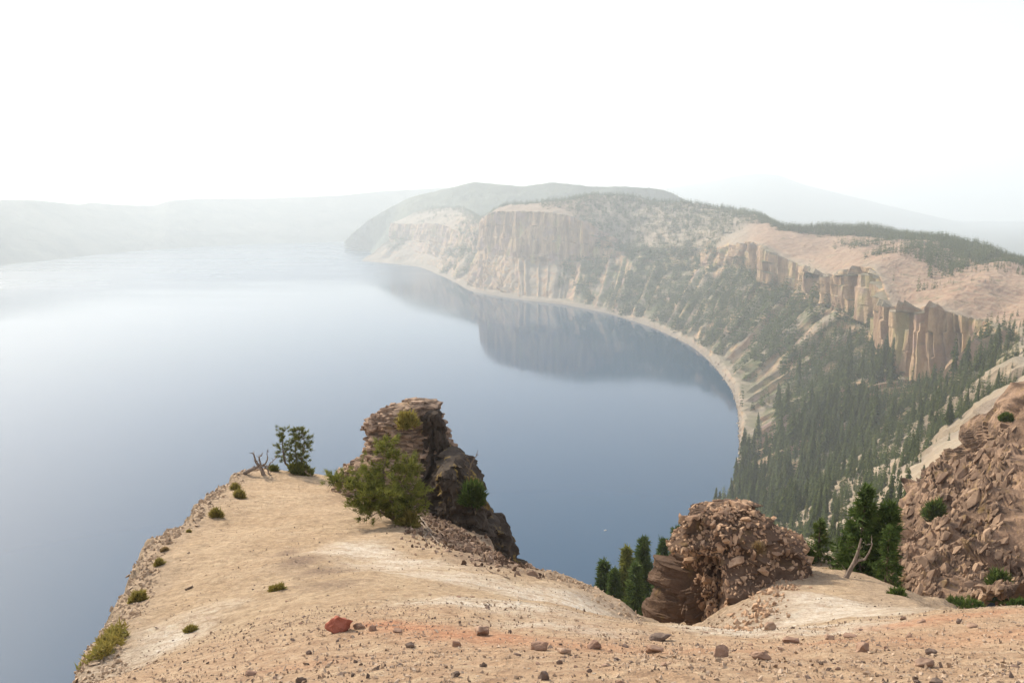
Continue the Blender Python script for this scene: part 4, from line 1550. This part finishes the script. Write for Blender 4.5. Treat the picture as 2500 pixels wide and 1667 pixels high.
# --- low yellow-green clumps on the left edge and slope
for i, (x, y, w, h, lab) in enumerate([
    (552,1142,34,24,'round yellow green clump nearest the crest on the left edge'),
    (541,1122,26,18,'smaller clump just above the round clump near the crest'),
    (498,1186,36,26,'green clump standing alone below the crest on the left rim'),
    (434,1222,12,9,'tiny green clump between the rim stones and the lone green clump'),
    (378,1264,26,12,'brownish clump upper of the pair on the left rim'),
    (366,1296,28,20,'green clump lower of the pair on the left rim'),
    (318,1378,58,32,'largest yellow clump on the left rim beside the pale scree'),
    (437,1448,40,14,'thin yellow clump on the white streak at lower left'),
    (637,1354,62,20,'long mossy green clump in the middle of the tan slope'),
    (1740,1262,36,22,'tan dry tuft on the crown of the rubble outcrop')]):
    tuft_bush('grass_clump', x, y, w * .85, h * .75, lab, M_TAN if 'tan dry' in lab or 'brownish' in lab else M_SHRUB, 40 + i, 90, .55, 'plant', Y=YO - .9 if 'outcrop' in lab else None)
for i, (x0_, y0_, x1_, y1_) in enumerate(((222,1515,270,1452),)):
    p0, p1 = hit(x0_, y0_), hit(x1_, y1_)
    rr_ = np.random.default_rng(61)
    lf = LeafMesh()
    for t_ in np.linspace(0, 1, 150):
        c = p0 * (1 - t_) + p1 * t_ + np.array([rr_.normal() * .09, rr_.normal() * .1, 0])
        c[2] = gpoint(c[0], c[1])[2] + rr_.uniform(0, .14)
        lf.tuft(c - p0, np.array([0, 0, .7]), 9, .13, .016, .7, rr_, rr_.uniform(0, .6))
    tag(link('grass_clump', lf.mesh('grass_clump'), M_SHRUB, None, p0), 'long yellow strip of growth at the bottom of the left rim', 'plant')

# --- near firs on the right
def near_fir(x, y, ytop, Y, wpx, label, seed, mat=M_NEARFIR, lean=0, nst=1, cat='tree', name='near_fir', nb=46, group=None, tint=.1):
    b_ = W(x, y, Y)
    s = ppm(Y)
    H = (y - ytop) * s
    w = wpx * s * .5
    stems = []
    for k_ in range(nst):
        ox = (k_ - (nst - 1) / 2) * w * .7
        stems.append([[ox * .4, 0, 0], [ox + lean * s * .5, 0, H * .5 * (1 - .12 * k_)], [ox + lean * s, 0.0, H * (1 - .16 * k_)]])
    stems = [np.array(a_, float) for a_ in stems]
    return pine(name, b_, stems, label, cat, seed, mat, M_BARK, nb=nb, blen=w * (1.15 if nst == 1 else .8), t0=.06, tl=max(.16, w * .24), tw=max(.02, w * .035), tn=11, tuftper=4, up=-.05, rad=max(.05, H * .014), taper=.85, droop=.1, tint=tint, group=group, spread=.5)


near_fir(1988, 1360, 1096, 23.0, 165, 'tallest dark green fir at the near right rim', 81, lean=12, nst=2, nb=60)
near_fir(1945, 1342, 1185, 23.5, 96, 'broad fir left of the tallest near fir', 82, nst=1, nb=52)
near_fir(2030, 1378, 1195, 21.5, 88, 'drooping fir on the right side of the near clump', 83, nst=1, nb=46)
near_fir(1878, 1294, 1186, 24.5, 70, 'small pointed fir above the round bush at the near rim', 84, nst=1, nb=40, tint=.45)
tuft_bush('fir_bush', 1850, 1290, 44, 44, 'round green bush at the left end of the near firs', M_NEARFIR, 85, 190, .35, Y=24.3)
tuft_bush('fir_bush', 1920, 1336, 60, 34, 'low spreading bush under the broad fir', M_NEARFIR, 86, 170, .4, Y=22.6)
tuft_bush('fir_bush', 2058, 1386, 52, 40, 'dark low bush where the sand meets the crag', M_NEARFIR, 87, 190, .4, Y=18.5)
tuft_bush('dry_bush', 1890, 1328, 44, 26, 'dry tan bush in front of the near firs', M_TAN, 88, 130, .4, Y=22.4)
bd = W(1934, 1350, 20.6)
q = rel(bd, 20.6)
deadwood('leaning_dead_trunk', bd, [([q(1928,1352),q(1945,1322),q(1962,1290),q(1972,1262),q(1978,1235)], .085, .02), ([q(1946,1322),q(1955,1302),q(1970,1286),q(1986,1284),q(1996,1268),q(2004,1248)], .06, .015), ([q(1930,1352),q(1922,1356),q(1912,1354)], .05, .02), ([q(1944,1326),q(1952,1342),q(1956,1352)], .03, .012)],
         'leaning bleached dead trunk in front of the near firs', 'dead tree', None, 12, 6, .3)
for i, (x, y, w, h, Y, lab) in enumerate([(2215,1398,130,28,30,'low green bushes along the foot of the right crag'), (2290,1372,34,70,36,'narrow green strip of shrubs in the crag cleft'), (2340,1395,60,24,28,'green bush at the right edge under the crag'),
                                       (2145,1190,46,46,56,'yellow green shrub on the crag shoulder'), (2160,1265,40,40,49,'olive shrub on the middle of the crag'), (2310,965,36,20,76,'dark shrub near the top of the crag')]):
    tuft_bush('crag_shrub', x, y, w, h, lab, M_NEARFIR if 'green' in lab or 'dark' in lab else M_SHRUB, 90 + i, 150, .4, Y=Y - 2.0)
for i, (x, ytop, Y, w, lab) in enumerate([(1386,1293,62,34,'leftmost fir in the gap left of the rubble outcrop'), (1412,1312,60,26,'short fir second from left in the gap'), (1440,1260,62,34,'pale topped fir in the middle of the gap'),
                                        (1478,1238,64,44,'tallest fir in the gap beside the rubble outcrop'), (1460,1300,58,34,'fir standing between the two tallest firs in the gap'), (1524,1240,72,40,'fir half hidden behind the rubble outcrop'), (1556,1212,78,50,'fir top behind the upper edge of the rubble outcrop')]):
    t_ = W(x, ytop, Y)
    gzv = gz(np.array([[t_[0], Y]]))[0][0]
    s = ppm(Y)
    H = t_[2] - gzv
    pine('gap_fir', (t_[0], Y, gzv), [np.array([[0, 0, 0], [.05, 0, H * .5], [0, 0, H]])], lab, 'tree', 110 + i, M_PINE if 'pale' in lab else M_NEARFIR, M_BARK, nb=int(60 + H * 9), blen=w * s * 1.15, t0=.3,
         tl=.5, tw=.07, tn=9, tuftper=4, up=-.05, rad=.16, taper=.88, group='firs in the gap left of the rubble outcrop', droop=.1, tint=.25, spread=.5)


# ------------------------------------------------------------------ the forest on the caldera wall
def conifer(seed, levels=15, per=6, fan=3, rad=.14):
    """unit-height crown (sprays of foliage) and trunk"""
    r = np.random.default_rng(seed)
    V, S, Tn = [], [], []
    for i in range(levels):
        h = .10 + .88 * (i + r.uniform(-.3, .3)) / levels
        ra = rad * (1 - h) ** .75 * r.uniform(.75, 1.2) + .008
        for j in range(per):
            a = j * 2 * math.pi / per + i * 1.3 + r.normal() * .25
            l_ = ra * r.uniform(.65, 1.25)
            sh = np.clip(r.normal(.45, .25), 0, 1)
            d = np.array([math.cos(a), math.sin(a), 0])
            sd_ = np.array([-d[1], d[0], 0])
            b = np.array([0, 0, h + .012])
            tip = d * l_ + np.array([0, 0, h - l_ * r.uniform(.25, .7)])
            mid = d * l_ * .55 + np.array([0, 0, h - l_ * .05])
            wd = l_ * r.uniform(.28, .48)
            pts = [(b, mid + sd_ * wd, tip), (b, tip, mid - sd_ * wd)]
            if fan > 2:
                pts.append((b + [0, 0, .02], mid + [0, 0, .018] + sd_ * wd * .3, tip + sd_ * wd * .8 - [0, 0, .012]))
            for t3 in pts:
                V += [np.asarray(q_) for q_ in t3]
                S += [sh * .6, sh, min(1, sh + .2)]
                Tn += [.15 * r.random()] * 3
    # leader
    V += [np.array([.008, 0, .94]), np.array([-.006, .006, .94]), np.array([0, 0, 1.02])]
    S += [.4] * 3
    Tn += [0] * 3
    return np.array(V), np.array(S), np.array(Tn)


CON = [conifer(900 + i, 9, 5, 2, .13 + .02 * (i % 4)) for i in range(7)]
MIDC = [conifer(915 + i, 14, 6, 2, .12 + .02 * (i % 4)) for i in range(7)]
FINE = [conifer(930 + i, 27, 8, 3, .115 + .02 * (i % 4)) for i in range(7)]
CONL = [conifer(950 + i, 6, 4, 2, .16 + .025 * (i % 3)) for i in range(6)]
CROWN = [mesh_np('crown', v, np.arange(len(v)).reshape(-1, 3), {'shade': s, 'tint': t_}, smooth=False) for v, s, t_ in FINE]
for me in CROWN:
    me.materials.append(M_FIR)
tb = TubeMesh()
tb.add(np.array([[0, 0, -.03], [0, 0, .3], [0.004, 0, .65], [0, 0, .95]]), [.017, .013, .007, .002], 6)
TRUNK = tb.mesh('trunk')
TRUNK.materials.append(M_BARK)

V, N, DD, U, VR = WALL
r = np.random.default_rng(5)
a, b_, c, d = V[:-1, :-1], V[1:, :-1], V[1:, 1:], V[:-1, 1:]
area = 0.5 * np.linalg.norm(np.cross(c - a, d - b_), axis=2)
dens = DD[:-1, :-1]
clump = fbm(V[:-1, :-1] * .012, 4, 141)
clump2 = fbm(V[:-1, :-1] * .035, 3, 142)
us_ = U[:-1, :-1]
wob = us_ * 5.5 + .35 * fbm(V[:-1, :-1] * .02, 2, 143)
strip = noise3(np.stack([wob, 0 * wob, 0 * wob], -1), 144)
gul_ = sstep(.25, .5, strip) * sstep(1.2, 2.0, VR[:-1, :-1]) * (VR[:-1, :-1] < 4.3) * np.where(us_ > 12, .3, .5)
eff = sstep(.30, .62, dens + clump * .75 * (dens > .02) + clump2 * .3 * (dens > .02) - gul_)
steepm = sstep(.45, .62, N[:-1, :-1, 2])
eff = np.maximum(eff, sstep(5.75, 6.3, VR[:-1, :-1]) * (U[:-1, :-1] > 9.6) * (clump > -.12) * .9)
eff = eff * steepm * (V[:-1, :-1, 2] > 3)
dist = np.linalg.norm(V[:-1, :-1, :2], axis=2)
lam = area * eff / (29 * np.clip(dist / 850, 1, 5) ** 1.15)
lam *= np.where(VR[:-1, :-1] > 6.6, np.where(U[:-1, :-1] > 8.3, 5.0, 1.6), 1.0) * np.where(VR[:-1, :-1] > 7.2, .02, 1.0)
sxg = (F * V[:-1, :-1, 0] / np.maximum(V[:-1, :-1, 1] * cp - (V[:-1, :-1, 2] - CAM_H) * sp, 1) + 512) / KD
lam *= np.where(sxg > 2550, .0, 1.0) * np.where((U[:-1, :-1] > 14.3) & (VR[:-1, :-1] > 4.9) & (VR[:-1, :-1] < 6.2), .3, 1.0)
cnt = r.poisson(lam)
ii, jj = np.nonzero(cnt)
trees = []
for i, j in zip(ii, jj):
    for _ in range(cnt[i, j]):
        s, t_ = r.random(2)
        p = a[i, j] * (1 - s) * (1 - t_) + b_[i, j] * s * (1 - t_) + c[i, j] * s * t_ + d[i, j] * (1 - s) * t_
        hgt = float(np.clip(r.lognormal(2.88, .32), 6, 33)) if VR[i, j] < 5 else r.uniform(8, 17)
        if r.random() < .12:
            hgt *= .5
        hgt *= float(np.clip(np.hypot(p[0], p[1]) / 700, .5, 1))
        if U[i, j] > 13.4 and VR[i, j] > 3.4:
            hgt *= .72 if VR[i, j] < 4.8 else .5
        trees.append((p, hgt, VR[i, j], U[i, j]))
# lone trees on the bare plateau and slope
trees_p = np.array([t_[0] for t_ in trees])
hts = np.array([t_[1] for t_ in trees])
# apparent size and what of it the spur leaves open
dep = trees_p[:, 1] * cp - (trees_p[:, 2] - CAM_H) * sp
sx = (F * trees_p[:, 0] / dep + 512) / KD
zt_ = trees_p[:, 2] + hts * .6
dep2 = trees_p[:, 1] * cp - (zt_ - CAM_H) * sp
sy = (341 - F * ((zt_ - CAM_H) * cp + trees_p[:, 1] * sp) / dep2) / KD
skx = [0, 1200, 1480, 1500, 1560, 1610, 1700, 1780, 1840, 1930, 1985, 2040, 2080, 2120, 2180, 2290, 2352, 3000]
sky_ = [0, 1310, 1430, 1290, 1240, 1180, 1172, 1190, 1230, 1290, 1130, 1200, 1340, 1240, 1090, 1000, 860, 500]
vis = (sy < np.interp(sx, skx, sky_) - 8) & (sx > 0) & (sx < 2365) & (dep > 50)
app = np.where(vis, hts / dep, 0)
order = np.argsort(-app)
ind = set(order[:290].tolist())
for k_ in order[:290]:
    p, hgt, vr_, u_ = trees[k_]
    root = bpy.data.objects.new('forest_fir', None)
    COL.objects.link(root)
    root.location = p
    root.rotation_euler = (r.normal() * .03, r.normal() * .03, r.uniform(0, 6.28))
    wsc = r.uniform(.85, 1.25)
    root.scale = (hgt * wsc, hgt * wsc, hgt)
    if vr_ < 2.7:
        tag(root, 'dark fir low on the forested slope close to the right shoreline', 'tree', 'firs low on the slope by the right shoreline')
    else:
        tag(root, 'dark fir in the thick forest between the shore firs and the cliffs', 'tree', 'firs of the upper forested slope')
    link('trunk', TRUNK, None, root)
    link('crown', CROWN[k_ % 7], None, root)
left = np.array([k_ for k_ in range(len(trees)) if k_ not in ind])
big_ = vis[left] & (dep[left] < 1050)


def forest_mesh(name, idx, protos, wide):
    Vs, Ss, Ts = [], [], []
    for k_, (v, s, t_) in enumerate(protos):
        g = idx[k_::len(protos)]
        if len(g) == 0:
            continue
        n = len(g)
        an = r.uniform(0, 6.28, n)[:, None]
        ca, sa = np.cos(an), np.sin(an)
        hg = hts[g][:, None]
        w_ = hg * r.uniform(.85, 1.3, (n, 1)) * wide * np.clip(dep[g] / 1500, 1, 1.7)[:, None]
        q = np.stack([(v[:, 0] * ca - v[:, 1] * sa) * w_, (v[:, 0] * sa + v[:, 1] * ca) * w_, v[:, 2] * hg], -1) + trees_p[g][:, None]
        Vs.append(q.reshape(-1, 3))
        Ss.append(np.clip(s + r.normal(size=(n, 1)) * .22, 0, 1).ravel())
        Ts.append(np.clip(t_ + np.maximum(0, r.normal(size=(n, 1)) * .3), 0, 1).ravel())
    v = np.concatenate(Vs)
    return v, np.concatenate(Ss), np.concatenate(Ts)


mid_ = vis[left] & (dep[left] < 760)
big_ = big_ & ~mid_
A0 = forest_mesh('m', left[mid_], MIDC, 1.0)
A1 = forest_mesh('a', left[big_], CON, 1.0)
A2 = forest_mesh('b', left[~big_ & ~mid_], CONL, 1.15)
v, s_, t_ = [np.concatenate(x_) for x_ in zip(A0, A1, A2)]
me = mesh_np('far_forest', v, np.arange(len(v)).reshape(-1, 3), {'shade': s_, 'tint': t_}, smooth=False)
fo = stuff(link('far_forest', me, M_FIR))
fo['label'] = 'mass of firs covering the farther slopes and the rim skyline'

# boulders along the waterline
r = np.random.default_rng(19)
T = []
nS = V.shape[0]
row1 = int(np.argmin(np.abs(VR[0] - 1.0)))
for _ in range(900):
    i = int(r.integers(int(nS * .3), nS - 40))
    j = row1 + int(r.integers(0, 4))
    p = V[i, j] + r.normal(size=3) * np.array([1.0, 1.0, 0])
    s_ = r.uniform(1.0, 3.2) * (1.7 if r.random() < .1 else 1)
    T.append(xf((p[0], p[1], max(p[2], .1)), r.uniform(0, 6.28, 3), (s_ * 1.2, s_, s_ * .8)))
joined('shore_boulders', peb, T, M_SCREE)['label'] = 'pale boulders strewn along the waterline'

# tree fringe on the hill behind and along the far skyline
HV, HN = HILLV
r = np.random.default_rng(15)
Vs, Ss, Ts = [], [], []
nu_, nv_ = HV.shape[:2]
for _ in range(1500):
    i, j = int(r.integers(0, nu_ - 1)), int(r.integers(8, 44))
    p = HV[i, j] * .5 + HV[i + 1, j + 1] * .5 + r.normal(size=3) * np.array([8, 8, 0])
    hgt = r.uniform(12, 24)
    v, s, t_ = CONL[_ % 6]
    Vs.append(v * np.array([hgt * 1.5, hgt * 1.5, hgt]) + p - [0, 0, 2])
    Ss.append(s * .8)
    Ts.append(t_)
v = np.concatenate(Vs)
me = mesh_np('hill_forest', v, np.arange(len(v)).reshape(-1, 3), {'shade': np.concatenate(Ss), 'tint': np.concatenate(Ts)}, smooth=False)
stuff(link('hill_forest', me, M_FIR))['label'] = 'hazy wood covering the hill behind the cliffs'

# ------------------------------------------------------------------ a small boat far out on the water
pb = W0(1390, 1217)
boat = bpy.data.objects.new('boat', None)
COL.objects.link(boat)
boat.location = (pb[0], pb[1], 0)
boat.rotation_euler = (0, 0, R(25))
boat.scale = (.42, .42, .42)
tag(boat, 'tiny white boat alone on the deep blue water below the cliffs', 'boat')
mw = NT('boat_paint')
mw.finish((0.78, 0.76, 0.74), .4)
md = NT('boat_glass')
md.finish((0.05, 0.06, 0.07), .2)
hv_, hf_ = [], []
for x, w, z0_, z1_ in ((-2.4, .8, .05, .75), (-1, .95, 0, .75), (.8, .85, .02, .85), (2.0, .45, .15, .98), (2.7, .03, .5, 1.1)):
    hv_ += [(x, -w, z1_), (x, -w * .6, z0_), (x, 0, z0_ - .2), (x, w * .6, z0_), (x, w, z1_)]
for i in range(4):
    for j in range(4):
        hf_.append((i * 5 + j, i * 5 + j + 1, i * 5 + j + 6, i * 5 + j + 5))
    hf_.append((i * 5 + 4, i * 5, i * 5 + 5, i * 5 + 9))
hf_.append((0, 1, 2, 3))
link('hull', mesh_np('hull', np.array(hv_, float), np.array(hf_), smooth=False), mw.m, boat)


def boxm(name, x0, x1, y0, y1, z0, z1, taper=.85):
    vv = []
    for z, k_ in ((z0, 1), (z1, taper)):
        cx, cy = (x0 + x1) / 2, (y0 + y1) / 2
        for x, y in ((x0, y0), (x1, y0), (x1, y1), (x0, y1)):
            vv.append((cx + (x - cx) * k_, cy + (y - cy) * k_, z))
    return mesh_np(name, np.array(vv), np.array([[3, 2, 1, 0], [4, 5, 6, 7], [0, 1, 5, 4], [1, 2, 6, 5], [2, 3, 7, 6], [3, 0, 4, 7]]), smooth=False)


link('cabin', boxm('cabin', -.9, .9, -.6, .6, .76, 1.5), mw.m, boat)
link('windscreen', boxm('windscreen', .80, .96, -.5, .5, .95, 1.35, .9), md.m, boat)


# ------------------------------------------------------------------ smoke haze
hz = bpy.data.materials.new('haze')
hz.use_nodes = True
t = hz.node_tree
t.nodes.clear()
ho = t.nodes.new('ShaderNodeOutputMaterial')
pv = t.nodes.new('ShaderNodeVolumePrincipled')
pv.inputs['Color'].default_value = (0.855, 0.94, 1.0, 1)
pv.inputs['Density'].default_value = 0.00021
pv.inputs['Anisotropy'].default_value = 0.27
t.links.new(pv.outputs[0], ho.inputs['Volume'])
x0, x1, y0, y1, z0, z1 = -14000, 14000, -14000, 14000, -21, 660
hv = [(x, y, z) for z in (z0, z1) for x, y in ((x0, y0), (x1, y0), (x1, y1), (x0, y1))]
me = mesh_np('haze', np.array(hv, float), np.array([[3, 2, 1, 0], [4, 5, 6, 7], [0, 1, 5, 4], [1, 2, 6, 5], [2, 3, 7, 6], [3, 0, 4, 7]]), smooth=False)
stuff(link('haze', me, hz))
